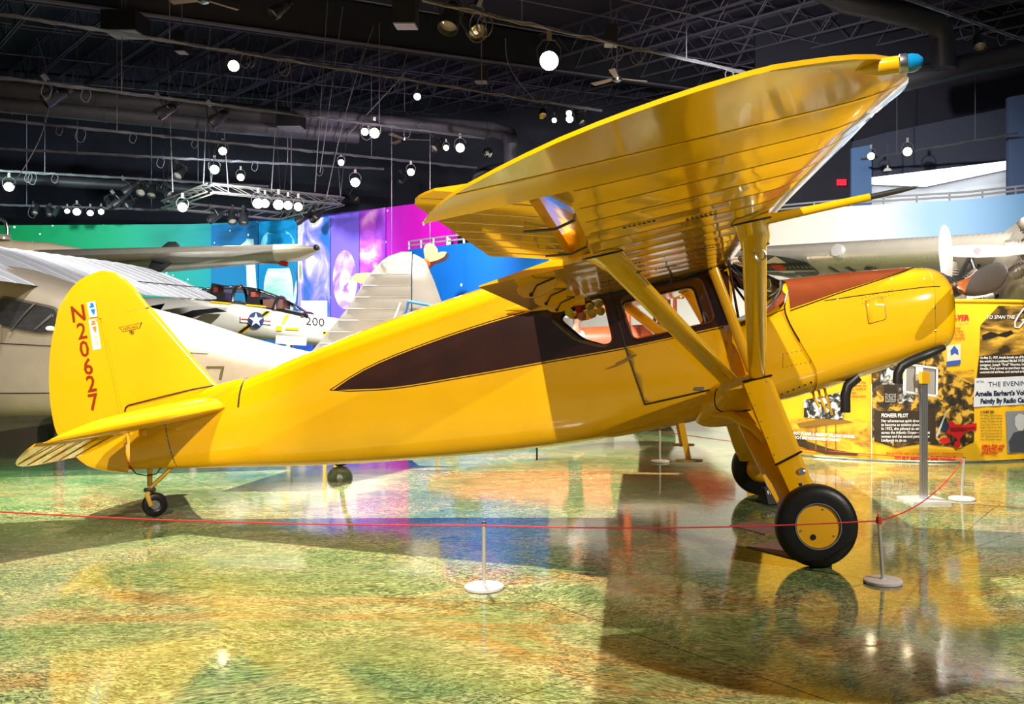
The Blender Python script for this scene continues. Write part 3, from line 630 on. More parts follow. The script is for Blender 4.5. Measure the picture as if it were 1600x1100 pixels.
# ---------------------------------------------------------------- undercarriage
HUBY = mat('hub_yellow', (.76, .38, .005), .3, coat=.5)
for sd in (-1, 1):
    # stub fairing on the fuselage corner
    rings = []
    for y, x, z, lx, lz in ((.40,-.45,1.02,.62,.36),(.55,-.44,1.05,.52,.33),(.63,-.41,1.10,.40,.26),(.70,-.39,1.15,.33,.17),(.76,-.40,1.185,.40,.12),(.80,-.40,1.195,.39,.08)):
        rings.append([Vector((x+math.copysign(abs(math.cos(a))**.75, math.cos(a))*lx/2, sd*y, z+math.copysign(abs(math.sin(a))**.75, math.sin(a))*lz/2+math.cos(a)*lx*.1)) for a in frange(0, 2*math.pi, 24)[:-1]])
    m = MB(); m.loft(rings, True, True, True); gf = m.build('gear_fairing', YEL2, plane, 50)
    m = MB(); m.tube([Vector((p.x, p.y, p.z)) for p in rings[2][10:20]], .006, 5); m.build('fairing_seam', BLK, gf)
    # rear brace and main leg
    m = MB(); m.tube([(-.70,sd*.48,.92),(-.62,sd*.56,.94),(-.48,sd*.66,.935),(-.34,sd*.80,.86),(-.27,sd*.90,.78)], [.010,.03,.04,.034,.03], 12); m.build('gear_brace', YEL2, plane)
    m = MB(); m.loft([[Vector((x+dx, sd*(y+dy), z)) for dx, dy in ((-.09,-.05),(.06,-.05),(.06,.05),(-.09,.05))] for x, y, z in ((-.40,.55,1.0),(-.20,1.08,.50),(-.13,1.19,.36))], True, True, True); m.build('gear_leg', YEL2, plane)
    def fair(pr0, pf0, pr1, pf1, th, name, par):
        pr0, pf0, pr1, pf1 = [Vector(p) for p in (pr0, pf0, pr1, pf1)]
        m = MB(); rr = []
        for a, b in ((pr0, pf0), (pr1, pf1)):
            e = (b-a); nx = Vector((0, sd, 0)); L = e.length; en = e/L
            out = [a, b-en*th*.45]
            for k in range(1, 8): t = math.pi*k/8; out.append(b-en*th*.5+en*math.sin(t)*th*.5-nx*(th*.5-math.cos(t)*th*.5))
            out += [b-en*th*.45-nx*th, a-nx*th]; rr.append(out)
        m.loft(rr, True, True, True); return m.build(name, YEL2, par, 30)
    lf = fair((-.415,sd*.80,1.195),(-.205,sd*.80,1.245),(-.228,sd*1.14,.640),(-.05,sd*1.14,.735), .10, 'leg_fairing', plane)
    l2 = fair((-.215,sd*1.13,.632),(-.055,sd*1.13,.725),(-.148,sd*1.26,.462),(.008,sd*1.26,.528), .085, 'lower_leg_fairing', plane)
    m = MB(); m.tube([(-.235,sd*1.147,.636),(-.05,sd*1.147,.733)], .008, 6); m.build('fairing_gap', BLK, lf)
    m = MB(); m.tube([(-.15,sd*1.262,.458),(.012,sd*1.262,.525)], .009, 6); m.build('fairing_lip', BLK, l2)
    m = MB(); m.tube([(-.418,sd*.806,1.20),(-.205,sd*.806,1.25)], .008, 6); m.build('fairing_gap', BLK, lf)
    for t, q in ((.06,.75),(.3,.08),(.5,.08),(.7,.08),(.9,.08),(.15,.08)):
        a = Vector((-.415,sd*.80,1.195)).lerp(Vector((-.228,sd*1.14,.640)), t); b = Vector((-.205,sd*.80,1.245)).lerp(Vector((-.05,sd*1.14,.735)), t); p = a.lerp(b, q)
        m = MB(); m.lathe([(.007,0),(.005,.004),(0,.004)], p, (0,sd,.3), 8); m.build('screw', STEEL, lf)
    m = MB(); m.lathe([(.028,0),(.026,.006),(.012,.012),(0,.012)], (-.06,sd*1.20,.60), (0,sd,.4), 14); m.build('oil_cap', CHROME, l2)
    m = MB(); m.tube([(-.07,sd*1.22,.52),(-.06,sd*1.25,.44),(-.05,sd*1.27,.36)], .028, 10); m.tube([(.0,sd*1.22,.50),(.01,sd*1.26,.40)], .014, 8); m.build('oleo_strut', DSTEEL, plane)
    # wheel
    wc = Vector((-.003, sd*1.40, .273)); ax = Vector((0, sd, .09)).normalized()
    m = MB(); prof = []
    for k in range(21):
        t = math.pi*(k/20); a = -math.pi*.5+math.pi*k/20
        prof.append((.158+.115*math.cos(a)**.55 if math.cos(a) > 1e-6 else .158, .088*math.copysign(abs(math.sin(a))**.8, math.sin(a))))
    m.lathe(prof+[(.150,.06),(.150,-.06),(.158,-.088)], wc, ax, 56, caps=False); ty = m.build('tyre', RUB, plane, 60)
    for r in (.2705,.268,.262):
        for s_ in (-1, 1):
            d_ = {.2705:.0,.268:.03,.262:.05}[r]
            if r == .2705 and s_ < 0: continue
            m = MB(); u = ax.cross(Vector((0,0,1))).normalized(); w_ = ax.cross(u); m.tube([wc+ax*d_*s_+r*(math.cos(a)*u+math.sin(a)*w_) for a in frange(0, 2*math.pi, 48)], .0025, 4); m.build('tread_groove', mat('groove', (.004,.004,.004), .7), ty)
    m = MB(); m.lathe([(.0,.084),(.10,.082),(.140,.078),(.143,.060)], wc, ax, 40); hb = m.build('hub_cap', HUBY, plane)
    m = MB(); m.lathe([(.142,.072),(.145,.092),(.153,.092),(.160,.078)], wc, ax, 40, caps=False); m.build('rim_ring', STEEL, hb)
    m = MB(); m.lathe([(.0,.0),(.019,.0),(.019,.002),(0,.002)], wc+ax*.084+Vector((-.035,0,0))+Vector((0,sd*-.09,1)).normalized()*-.07, ax, 14); m.build('valve_hole', BLK, hb)
    for dx, dz in ((.10,-.06),(-.115,-.03),(.03,.11)):
        m = MB(); m.lathe([(.008,0),(.006,.004),(0,.004)], wc+ax*.081+Vector((dx,0,0))+Vector((0,sd*-.09,1)).normalized()*dz, ax, 8); m.build('screw', STEEL, hb)
    m = MB(); m.lathe([(.135,-.085),(.13,-.10),(.11,-.125),(.07,-.145),(0,-.152)], wc, ax, 36); bd = m.build('brake_drum_cover', YEL2, plane)
    m = MB(); m.lathe([(.02,0),(.02,.004),(0,.004)], wc-ax*.152+Vector((.02,0,-.0)), -ax, 14); m.build('axle_hole', BLK, bd)
    # boarding step
    m = MB(); m.box((-.825, sd*.50, .72), (.045,.02,.30), Matrix.Rotation(R(-11), 3, 'Y')); sp = m.build('boarding_step', YEL2, plane)
    m = MB(); m.loft([[Vector((-.795+math.cos(a)*.105, sd*.53+math.sin(a)*.06, z)) for a in frange(0, 2*math.pi, 20)[:-1]] for z in (.575,.59)], True, True, True); m.build('step_pad', mat('worn_pad', (.42,.25,.08), .5, var=.3, vscale=20), sp)
# belly drain, tail wheel
m = MB(); m.tube([(-2.02,-.1,.62),(-2.02,-.1,.52)], .008, 6); m.build('drain_tube', DSTEEL, plane)
TW = Vector((-5.315, -.0, .103))
m = MB(); m.tube([(-5.36,0,.45),(-5.36,0,.30),(-5.36,0,.26)], .022, 10); tw = m.build('tail_strut', mat('aged_yellow', (.5,.28,.03), .4), plane)
m = MB(); m.tube([(-5.17,0,.42),(-5.23,0,.36),(-5.35,0,.25)], .018, 8); m.build('tail_brace', mat('aged_yellow', (.5,.28,.03), .4), tw)
m = MB(); m.lathe([(.045,0),(.05,.01),(.045,.03)], (-5.36,0,.215), (0,0,1), 16); m.build('swivel', DSTEEL, tw)
for s_ in (-1, 1):
    m = MB(); m.tube([(-5.36,s_*.01,.225),(-5.355,s_*.05,.195),(-5.335,s_*.058,.15),(-5.315,s_*.058,.10)], [.02,.022,.018,.02], 8); m.build('fork', mat('aged_yellow', (.5,.28,.03), .4), tw)
a_ = Vector((.62,-1,0)).normalized()
m = MB(); m.lathe([(.05,-.03)]+[(.058+.045*max(0,math.cos(t))**.6, .036*math.sin(t)) for t in frange(-math.pi/2, math.pi/2, 12)]+[(.05,.03)], TW, a_, 32); m.build('tail_tyre', RUB, tw)
m = MB(); m.lathe([(0,-.03),(.036,-.034),(.05,-.02),(.05,.02),(.036,.034),(0,.03)], TW, a_, 24); m.build('tail_hub', STEEL, tw)
m = MB(); m.tube([(-5.52,-.03,.43),(-5.45,-.05,.37),(-5.38,-.03,.355)], .005, 5); m.tube([(-5.38,-.03,.355),(-5.28,-.04,.37),(-5.24,-.03,.43)], .005, 5); m.build('control_cable', BLK, tw)
# ================================================================ floor
def floor_material():
    m = bpy.data.materials.new('painted_field_floor'); m.use_nodes = True; nt = m.node_tree; b = nt.nodes['Principled BSDF']; L = nt.links.new; N = nt.nodes.new
    g = N('ShaderNodeNewGeometry')
    def noise(scale, detail=4, dist=0., vec=None, rough=.55):
        n = N('ShaderNodeTexNoise'); n.inputs['Scale'].default_value = scale; n.inputs['Detail'].default_value = detail; n.inputs['Distortion'].default_value = dist; n.inputs['Roughness'].default_value = rough
        L(vec or g.outputs['Position'], n.inputs['Vector']); return n
    def ramp(fac, stops):
        r = N('ShaderNodeValToRGB'); e = r.color_ramp.elements
        while len(e) < len(stops): e.new(.5)
        for k, (p, c) in enumerate(stops): e[k].position = p; e[k].color = (*c, 1)
        L(fac, r.inputs['Fac']); return r
    def mix(fac, a, bb, mode='MIX', f=None):
        x = N('ShaderNodeMix'); x.data_type = 'RGBA'; x.blend_type = mode
        if fac is None: x.inputs[0].default_value = f
        else: L(fac, x.inputs[0])
        L(a, x.inputs[6]); L(bb, x.inputs[7]); return x.outputs[2]
    mp = N('ShaderNodeMapping'); mp.inputs['Rotation'].default_value = (0, 0, R(25)); mp.inputs['Scale'].default_value = (.55, 1.25, 1); L(g.outputs['Position'], mp.inputs['Vector'])
    big = noise(.55, 5, 1.2, mp.outputs[0])
    c1 = ramp(big.outputs['Fac'], [(.28, (.06,.11,.05)), (.38, (.13,.20,.08)), (.47, (.22,.28,.12)), (.54, (.38,.33,.17)), (.58, (.38,.17,.055)), (.61, (.25,.28,.12)), (.74, (.08,.15,.075))])
    mid = noise(1.7, 5, 1.5)
    c2 = ramp(mid.outputs['Fac'], [(.34, (.07,.14,.06)), (.50, (.21,.27,.11)), (.60, (.38,.34,.17)), (.72, (.34,.16,.05))])
    base = mix(None, c1.outputs[0], c2.outputs[0], 'MIX', .42)
    # brush strokes following a slow swirl
    sw = noise(.6, 2, 0)
    sep = N('ShaderNodeVectorMath'); sep.operation = 'SCALE'; L(sw.outputs['Color'], sep.inputs[0]); sep.inputs['Scale'].default_value = 1.1
    ad = N('ShaderNodeVectorMath'); ad.operation = 'ADD'; L(g.outputs['Position'], ad.inputs[0]); L(sep.outputs[0], ad.inputs[1])
    mp2 = N('ShaderNodeMapping'); mp2.inputs['Scale'].default_value = (.8, 2.6, 1); mp2.inputs['Rotation'].default_value = (0, 0, R(-20)); L(ad.outputs[0], mp2.inputs['Vector'])
    st = noise(24, 2, 1.6, mp2.outputs[0], .6)
    sr = ramp(st.outputs['Fac'], [(.37, (.07,.11,.06)), (.46, (.42,.47,.36)), (.54, (.85,.86,.76)), (.64, (1.55,1.45,1.15))])
    col = mix(None, base, sr.outputs[0], 'MULTIPLY', .85)
    L(col, b.inputs['Base Color'])
    b.inputs['Roughness'].default_value = .13; b.inputs['Specular IOR Level'].default_value = .75
    rn = noise(3, 4, 0); rr = N('ShaderNodeMapRange'); rr.inputs['To Min'].default_value = .035; rr.inputs['To Max'].default_value = .13; L(rn.outputs['Fac'], rr.inputs['Value']); L(rr.outputs[0], b.inputs['Roughness'])
    bp = N('ShaderNodeBump'); bp.inputs['Strength'].default_value = .035; bp.inputs['Distance'].default_value = .02
    bn = noise(5, 3, 0); L(bn.outputs['Fac'], bp.inputs['Height']); L(bp.outputs[0], b.inputs['Normal'])
    return m
FLOORM = floor_material()
m = MB(); m.box((0, 16, -.06), (64, 56, .1)); floor = m.build('floor', mat('joint_filler', (.05,.045,.03), .6), None, 0)
tag(floor, 'glossy concrete floor painted like fields seen from the air', None, None, 'structure')
GA = R(41.5); SP = 4.6; J0 = Vector((.408, 4.392, 0)); gu = Vector((math.cos(GA), math.sin(GA), 0)); gv = Vector((-math.sin(GA), math.cos(GA), 0))
sm = None
for i in range(-8, 9):
    for j in range(-8, 9):
        c = J0+gu*(i+.5)*SP+gv*(j+.5)*SP
        if not (-27 < c.x < 27 and -5 < c.y < 36): continue
        if sm is None:
            b_ = MB(); b_.box((0,0,-.005), (SP-.007, SP-.007, .01)); o = b_.build('slab', FLOORM, floor, 0); sm = o.data
        else:
            o = bpy.data.objects.new('slab', sm); COL.objects.link(o); o.parent = floor
        o.location = c; o.rotation_euler = (0, 0, GA)

# ================================================================ barrier, mats, signs on the floor
POST = mat('satin_post', (.62,.60,.58), .35, .6); DISC = mat('cast_base', (.62,.58,.55), .5, .1)
CORD = mat('red_cord', (.62,.01,.02), .6)
def stanchion(name, x, y, lean, label):
    r = empty(name, (x, y, 0), 0, label, 'barrier post', 'low rope-barrier posts')
    MB().lathe([(.112,0),(.118,.004),(.118,.018),(.112,.022),(.02,.023),(.018,.03),(0,.03)], (0,0,0), (0,0,1), 36).build('base', DISC, r)
    MB().tube([(0,0,.02),(lean[0],lean[1],.40)], .0115, 12).build('pole', POST, r)
    MB().lathe([(.0125,0),(.0135,.006),(.010,.012),(0,.013)], (lean[0],lean[1],.395), (lean[0],lean[1],.4), 12).build('cap', DSTEEL, r)
    return r
A_ = (-.634,5.42); B_ = (1.825,5.56); C_ = (3.53,8.48); D_ = (.885,11.15); E_ = (-4.55,6.05)
stanchion('barrier_post', *A_, (0,0), 'upright low barrier post standing in front of the middle of the fuselage')
stanchion('barrier_post', *B_, (-.028,0), 'leaning low barrier post with a red knot, right of the big black tyre')
stanchion('barrier_post', *C_, (.02,0), 'far low barrier post beside the sign stand, before the yellow banner')
stanchion('barrier_post', *D_, (0,0), 'far low barrier post seen below the belly beside the boarding step')
stanchion('barrier_post', *E_, (0,0), 'low barrier post beyond the left edge of the view')
def cord(a, b, sag, label, za=.385, zb=.385, n=24, r=.0045):
    a = Vector((*a, za)); b = Vector((*b, zb)); mm = MB()
    mm.tube([a.lerp(b, t)-Vector((0,0,sag*4*t*(1-t))) for t in frange(0, 1, n)], r, 6)
    return tag(mm.build('barrier_rope', CORD), label, 'cord', 'red barrier cords')
Bt = (B_[0]-.027, B_[1]-.006)
cord(E_, (A_[0], A_[1]-.012), .035, 'red cord running left from the middle barrier post under the tail')
cord((A_[0], A_[1]-.012), Bt, .028, 'red cord across the big wheel between the two near posts')
cord(Bt, (C_[0]+.018, C_[1]), .10, 'red cord sagging between the leaning post and the far right post')
cord((C_[0]+.018, C_[1]), D_, .05, 'thin far red cord in front of the yellow banner')
mm = MB()
for k in range(3): mm.tube([(Bt[0]+math.cos(a)*.014, Bt[1]+math.sin(a)*.014, .375+.009*k+.004*math.sin(a*2)) for a in frange(0, 2*math.pi, 12)], .0055, 6)
mm.tube([(Bt[0],Bt[1],.39),(Bt[0]-.006,Bt[1],.42),(Bt[0]+.0,Bt[1],.435),(Bt[0]+.009,Bt[1],.42),(Bt[0]+.01,Bt[1],.40)], .004, 6)
tag(mm.build('cord_knot', CORD), 'red cord knot with a small loop tied round the leaning post top', 'knot')

MATM = mat('carpet_square', (.23,.13,.10), .95, var=.25, vscale=60, bump=.3, bscale=120)
def flpt(px, py): Y = EYE*FPX/(py-CY); return Vector(((px-CX)/FPX*Y, Y, 0))
for poly, lab in (([(1166,855),(1232,842),(1300,862),(1300,888),(1228,871)], 'brown carpet square under the near main wheel'), ([(1140,822),(1182,814),(1226,824),(1226,832),(1196,836)], 'brown carpet square on the floor behind the near main wheel')):
    pts = [flpt(*p) for p in poly]; mm = MB(); mm.prism([(p.x, p.y) for p in pts], lambda u, v, h: Vector((u, v, .001+h)), .006); tag(mm.build('floor_mat', MATM, None, 0), lab, 'mat')

# little black tent sign behind the far wheel
sp = flpt(1214, 785); tent = empty('tent_sign', (sp.x, sp.y, 0), R(20), 'small black tent sign with white letters beside the far main wheel', 'sign')
BLKP = mat('black_plastic', (.012,.012,.014), .3)
MB().box((0,-.06,.075), (.30,.012,.17), Matrix.Rotation(R(-28), 3, 'X')).build('front_face', BLKP, tent)
MB().box((0,.06,.075), (.30,.012,.17), Matrix.Rotation(R(28), 3, 'X')).build('back_face', BLKP, tent)
MB().box((0,0,.004), (.36,.26,.008)).build('foot_plate', BLKP, tent)
for sx in (-1, 1):
    mm = MB(); mm.prism([(-.095,.0),(.095,.0),(.0,.15)], lambda u, v, h: Vector((sx*.15+h*-sx, u, v)), .01); mm.build('end_panel', BLKP, tent)
mm = MB(); cc, ss_ = math.cos(R(28)), math.sin(R(28))
tf = lambda u, v: Vector((u, -.0685+.0+v*ss_*1.0, .075+v*cc))
put_text(mm, 'FAIRCHILD', 0, .02, .035, tf, .02, align=.5, fitw=.27); put_text(mm, 'Model 24', 0, -.03, .024, tf, align=.5); mm.build('lettering', mat('sign_white', (.8,.8,.8), .5), tent, 0)

# information stand, seen from behind
isd = empty('sign_stand', (3.142, 8.41, 0), R(6), 'silver sign stand with a tilted panel seen from behind, before the yellow banner', 'sign stand')
MB().box((0,0,.012), (.36,.36,.024)).build('base_plate', mat('stand_base', (.70,.70,.72), .3, .5), isd)
MB().box((0,0,.60), (.06,.05,1.16)).build('post', STEEL, isd)
mm = MB()
for x in (-.02, 0, .02): mm.box((x,-.026,.60), (.004,.004,1.1))
mm.build('post_flutes', mat('flute', (.3,.3,.3), .4, .8), isd)
MB().box((0,-.015,1.16), (.075,.07,.11)).build('head_bracket', YEL2, isd)
mm = MB(); rt = Matrix.Rotation(R(-14), 3, 'X') @ Matrix.Rotation(R(8), 3, 'Y'); mm.box((.0,.07,1.13), (.30,.018,.26), rt); pn = mm.build('panel_back', mat('panel_grey', (.28,.27,.25), .5), isd)
mm = MB()
for dx, dz, sx, sz_ in ((-.155,0,.02,.28),(.155,0,.02,.28),(0,.135,.33,.02),(0,-.135,.33,.02),(-.02,0,.07,.27)):
    mm.box(Vector((0,.068,1.13))+rt @ Vector((dx,-.012,dz)), (sx,.02,sz_), rt)
mm.build('panel_frame', mat('frame_white', (.75,.75,.73), .4), pn)
# ================================================================ yellow exhibit banner (curved fabric wall, right)
BC = Vector((4.5, 13.6)); BR = 2.5
def ban(px, py, off=0.):               # point of the banner cylinder seen at a photo pixel
    k = (px-CX)/FPX; r = BR+off        # X=kY
    a = k*k+1; b = -2*(k*BC.x+BC.y); c = BC.x**2+BC.y**2-r*r
    Y = (-b-math.sqrt(max(0, b*b-4*a*c)))/(2*a)
    return Vector((k*Y, Y, EYE-(py-CY)/FPX*Y))
YB = mat('banner_yellow', (.80,.44,.01), .55, var=.08, vscale=3)
m = MB(); rows = []
for z in (.0, .02, .7, 1.4, 1.98, 2.0):
    rows.append([Vector((BC.x+(BR+.006*math.sin(i*1.7)*(z < 1.9))*math.sin(t), BC.y-(BR+.006*math.sin(i*1.7)*(z < 1.9))*math.cos(t), z)) for i, t in enumerate(frange(-1.15, 1.3, 90))])
m.grid(rows); rows2 = [[Vector((p.x*.985+BC.x*.015, p.y*.985+BC.y*.015, p.z)) for p in r] for r in rows]; m.grid(rows2); m.grid([rows[-1], rows2[-1]]); m.grid([rows[0], rows2[0]])
banner = tag(m.build('exhibit_banner', YB, None, 60), 'tall curved yellow printed banner wall about a pioneer aviator, right of the wheels', 'banner')
m = MB(); m.tube([Vector((BC.x+(BR+.004)*math.sin(t), BC.y-(BR+.004)*math.cos(t), 2.005)) for t in frange(-1.15, 1.3, 60)], .022, 8); m.build('top_hem', YB, banner)
m = MB(); m.tube([Vector((BC.x+(BR+.012)*math.sin(t), BC.y-(BR+.012)*math.cos(t), .014)) for t in frange(-1.15, 1.3, 60)], .012, 6); m.build('foot_rail', STEEL, banner)
def sheet(name, poly, mm, off=.012, parent=None, step=10):
    bm = bmesh.new(); vs = [bm.verts.new((x, y, 0)) for x, y in poly]
    for q in tessellate_polygon([[Vector((x, y, 0)) for x, y in poly]]):
        try: bm.faces.new([vs[i] for i in q])
        except ValueError: pass
    lo = min(p[0] for p in poly)+step
    while lo < max(p[0] for p in poly):
        bmesh.ops.bisect_plane(bm, geom=bm.verts[:]+bm.edges[:]+bm.faces[:], plane_co=(lo,0,0), plane_no=(1,0,0), dist=1e-6); lo += step
    for v in bm.verts: v.co = ban(v.co.x, v.co.y, off)
    me = bpy.data.meshes.new(name); bm.to_mesh(me); bm.free(); me.materials.append(mm)
    o = bpy.data.objects.new(name, me); COL.objects.link(o); o.parent = parent or banner; return o
def print_mat(name, stops, scale, stretch=(1,1,1), detail=6, dist=.6, rough=.6):
    m = bpy.data.materials.new(name); m.use_nodes = True; nt = m.node_tree; b = nt.nodes['Principled BSDF']
    tc = nt.nodes.new('ShaderNodeTexCoord'); mp = nt.nodes.new('ShaderNodeMapping'); mp.inputs['Scale'].default_value = stretch
    n = nt.nodes.new('ShaderNodeTexNoise'); n.inputs['Scale'].default_value = scale; n.inputs['Detail'].default_value = detail; n.inputs['Distortion'].default_value = dist
    r = nt.nodes.new('ShaderNodeValToRGB'); e = r.color_ramp.elements
    while len(e) < len(stops): e.new(.5)
    for k, (p, c) in enumerate(stops): e[k].position = p; e[k].color = (*c, 1)
    nt.links.new(tc.outputs['Object'], mp.inputs['Vector']); nt.links.new(mp.outputs[0], n.inputs['Vector']); nt.links.new(n.outputs['Fac'], r.inputs['Fac']); nt.links.new(r.outputs[0], b.inputs['Base Color']); b.inputs['Roughness'].default_value = rough
    return m
SEP = print_mat('sepia_crowd', [(.42,(.012,.008,.004)),(.52,(.10,.05,.006)),(.60,(.62,.36,.03))], 9)
SEP2 = print_mat('sepia_sky', [(.36,(.03,.018,.005)),(.5,(.28,.15,.015)),(.62,(.72,.42,.04))], 2.2, (1,1,3))
SEP3 = print_mat('sepia_field', [(.36,(.30,.15,.012)),(.5,(.60,.32,.012)),(.66,(.78,.44,.02))], 5, (1,1,2))
DKB = mat('print_dark_brown', (.03,.016,.006), .6, var=.3); BWP = print_mat('bw_photo', [(.45,(.012,.012,.014)),(.52,(.2,.2,.2)),(.6,(.72,.70,.68))], 14)
WHP = mat('print_white', (.80,.80,.80), .6); NEWS = mat('newsprint', (.60,.62,.68), .7, var=.08, vscale=30); INK = mat('ink', (.012,.016,.05), .6); REDP = mat('print_red', (.62,.02,.01), .6); GREYP = mat('print_grey', (.22,.23,.25), .6)
def btext(name, body, px, py, h, mm, off=.018, bold=.0, shear=0., fitw=None, align=0., parent=None, slope=0.):
    b = MB(); put_text(b, body, 0, 0, h, lambda u, v: ban(px+u, py-v+slope*u, off), bold, shear, 1., align, 0, fitw); return b.build(name, mm, parent or banner, 0, fixn=False)
# centre: crowd photograph and caption
p1_ = sheet('photo_print', [(1362,540),(1470,540),(1480,580),(1522,600),(1522,690),(1500,700),(1440,693),(1400,700),(1362,688)], SEP)
sheet('caption_field', [(1366,642),(1462,642),(1462,690),(1366,690)], DKB, .014)
btext('caption_text', 'PIONEER PILOT', 1377, 652, 6.0, WHP, bold=.03, fitw=42)
for k, t in enumerate(('Her adventurous spirit drove her', 'to become an aviation pioneer.', 'In 1932, she piloted an aircraft', 'across the Atlantic Ocean\u2014the first', 'woman and the second person after', 'Lindbergh to do so.')):
    btext('caption_text', t, 1377, 659.5+6.1*k, 4.4, WHP, bold=.02, fitw=(70,66,70,76,76,40)[k])
btext('tagline_text', "But, all of that wasn't enough. She wanted the ultimate adventure", 1385, 710, 3.6, REDP, bold=.02, fitw=120)
btext('headline_text', 'TO FLY AROUND THE WORLD', 1398, 719.5, 6.2, REDP, bold=.05, fitw=96, slope=.0)
sheet('inset_photo', [(1404,593),(1427,593),(1427,630),(1404,630)], BWP, .016); sheet('inset_photo', [(1376,572),(1398,572),(1398,601),(1376,601)], BWP, .016)
sheet('caption_field', [(1381,602),(1402,602),(1402,630),(1381,630)], DKB, .015)
for k in range(5): btext('caption_text', ('She learned', 'to fly with', 'the help of', 'a woman', 'instructor')[k], 1383, 617+2.8*k, 2.2, WHP, fitw=17)
# the red monoplane print
RPL = mat('print_red_plane', (.55,.008,.012), .5); rp = sheet('aircraft_print', [(1477,662),(1486,657),(1493,663),(1506,664),(1526,661),(1526,672),(1508,675),(1503,682),(1497,692),(1494,684),(1486,680),(1478,676)], RPL, .017)
sheet('print_shade', [(1484,668),(1500,668),(1524,667),(1524,671),(1505,674),(1486,675)], mat('print_dark_red', (.2,.004,.006), .5), .019, rp)
sheet('print_cowl', [(1474,660),(1480,658),(1484,666),(1480,674),(1473,673),(1470,666)], mat('print_navy', (.02,.03,.06), .5), .020, rp)
sheet('print_wheel', [(1467,688),(1474,683),(1484,685),(1484,692),(1474,694)], RPL, .019, rp); sheet('print_wheel', [(1492,690),(1500,688),(1501,696),(1495,701),(1490,698)], RPL, .019, rp)
sheet('print_propeller', [(1462,682),(1477,645),(1479,646),(1465,683)], mat('print_steel', (.45,.5,.6), .5), .021, rp)
# right of the nose: flyer column
btext('headline_text', 'E FLYER', 1478, 499, 7.0, REDP, bold=.06, fitw=37)
btext('date_text', '1937-1937'.replace('1937-', '1927-', 1), 1498, 506, 3.6, GREYP, fitw=16)
for k, t in enumerate(('famous', 'Louis. Some', 'ng her \u201cLady', 'she wanted to')): btext('body_text', t, 1486, 514+5.3*k, 3.9, REDP, bold=.02, fitw=(15,19,21,22)[k])
bk = sheet('book_print', [(1479,540),(1501,537),(1501,568),(1479,572)], mat('book_cream', (.62,.60,.45), .6), .016)
sheet('book_band', [(1479,565),(1501,562),(1501,569),(1479,573)], mat('print_blue', (.03,.09,.35), .6), .018, bk); sheet('book_figure', [(1485,548),(1491,540),(1497,547),(1498,555),(1492,552),(1486,556)], mat('print_blue', (.03,.09,.35), .6), .018, bk)
sheet('photo_print', [(1470,580),(1522,578),(1522,604),(1480,606),(1472,598)], SEP3, .010)
# right column
sheet('photo_print', [(1532,508),(1560,478),(1640,476),(1640,560),(1530,562)], SEP2, .011)
sheet('text_field', [(1530,556),(1640,553),(1640,590),(1526,592)], DKB, .013)
for k, t in enumerate(('On May 21, 1937, Amelia bravely set off for a flight around', 'the world in a Lockheed Model 10 Electra with her', 'navigator, Joseph \u201cFred\u201d Noonan, before reaching', 'Amelia, Fred served as merchant captain, charting', 'commercial airlines, and earned aviation pioneers')): btext('body_text', t, 1531, 561+5.6*k, 4.1, WHP, bold=.02, fitw=95, slope=-.02)
btext('title_text', 'TO SPAN THE', 1541, 498, 5.6, WHP, shear=.2, fitw=44)
m = MB(); m.tube([ban(px, py, .022) for px, py in ((1606,483),(1600,482),(1592,492),(1586,503),(1586,511),(1592,512),(1598,505),(1602,498),(1596,501),(1603,498),(1606,505))], .009, 5); m.build('script_letter', WHP, banner)
sheet('aircraft_print', [(1534,524),(1548,518),(1560,522),(1580,516),(1584,521),(1572,527),(1560,525),(1548,529),(1536,531)], mat('print_black', (.015,.01,.006), .6), .015)
nw = sheet('newspaper_print', [(1523,591),(1640,586),(1640,630),(1521,636)], NEWS, .014)
btext('newspaper_title', 'THE EVENING STAR', 1544, 604, 7.4, INK, parent=nw, fitw=96, slope=-.03)
btext('newspaper_headline', "Amelia Earhart's Voice", 1524, 619, 7.4, INK, bold=.05, parent=nw, fitw=86, slope=-.03)
btext('newspaper_headline', 'Faintly By Radio Calling', 1532, 630.5, 7.4, INK, bold=.05, parent=nw, fitw=82, slope=-.03)
btext('newspaper_text', 'EXTRA', 1526, 598, 3.4, INK, parent=nw, fitw=12)
btext('subhead_text', 'A QUIET GIRL', 1532, 645, 3.4, INK, bold=.04, fitw=22)
for k, t in enumerate(('For weeks, ships and planes', 'searched the sea for hundreds', 'of miles. The Navy and the', 'Coast Guard scoured the', 'Pacific Ocean in vain. After', 'days the search ended and', 'operations ceased on July 18,', '1937. Amelia and Fred and', 'rest of the story remain.')): btext('body_text', t, 1532, 650.5+4.7*k, 3.2, INK, fitw=34)
for k, t in enumerate(('AMELIA, FRED, AND', 'THE ELECTRA WERE', 'NEVER FOUND.')): btext('closing_text', t, 1534, 698.5+5.4*k, 4.0, REDP, bold=.05, fitw=(36,33,25)[k])
po = sheet('portrait_photo', [(1571,643),(1640,640),(1640,706),(1574,708)], GREYP, .014)
sheet('portrait_coat', [(1576,690),(1584,676),(1600,672),(1616,678),(1622,706),(1578,707)], mat('print_coat', (.05,.055,.07), .6), .016, po)
sheet('portrait_face', [(1586,652),(1592,646),(1600,648),(1603,660),(1598,673),(1591,673),(1586,664)], mat('print_pale', (.5,.5,.5), .6), .018, po)
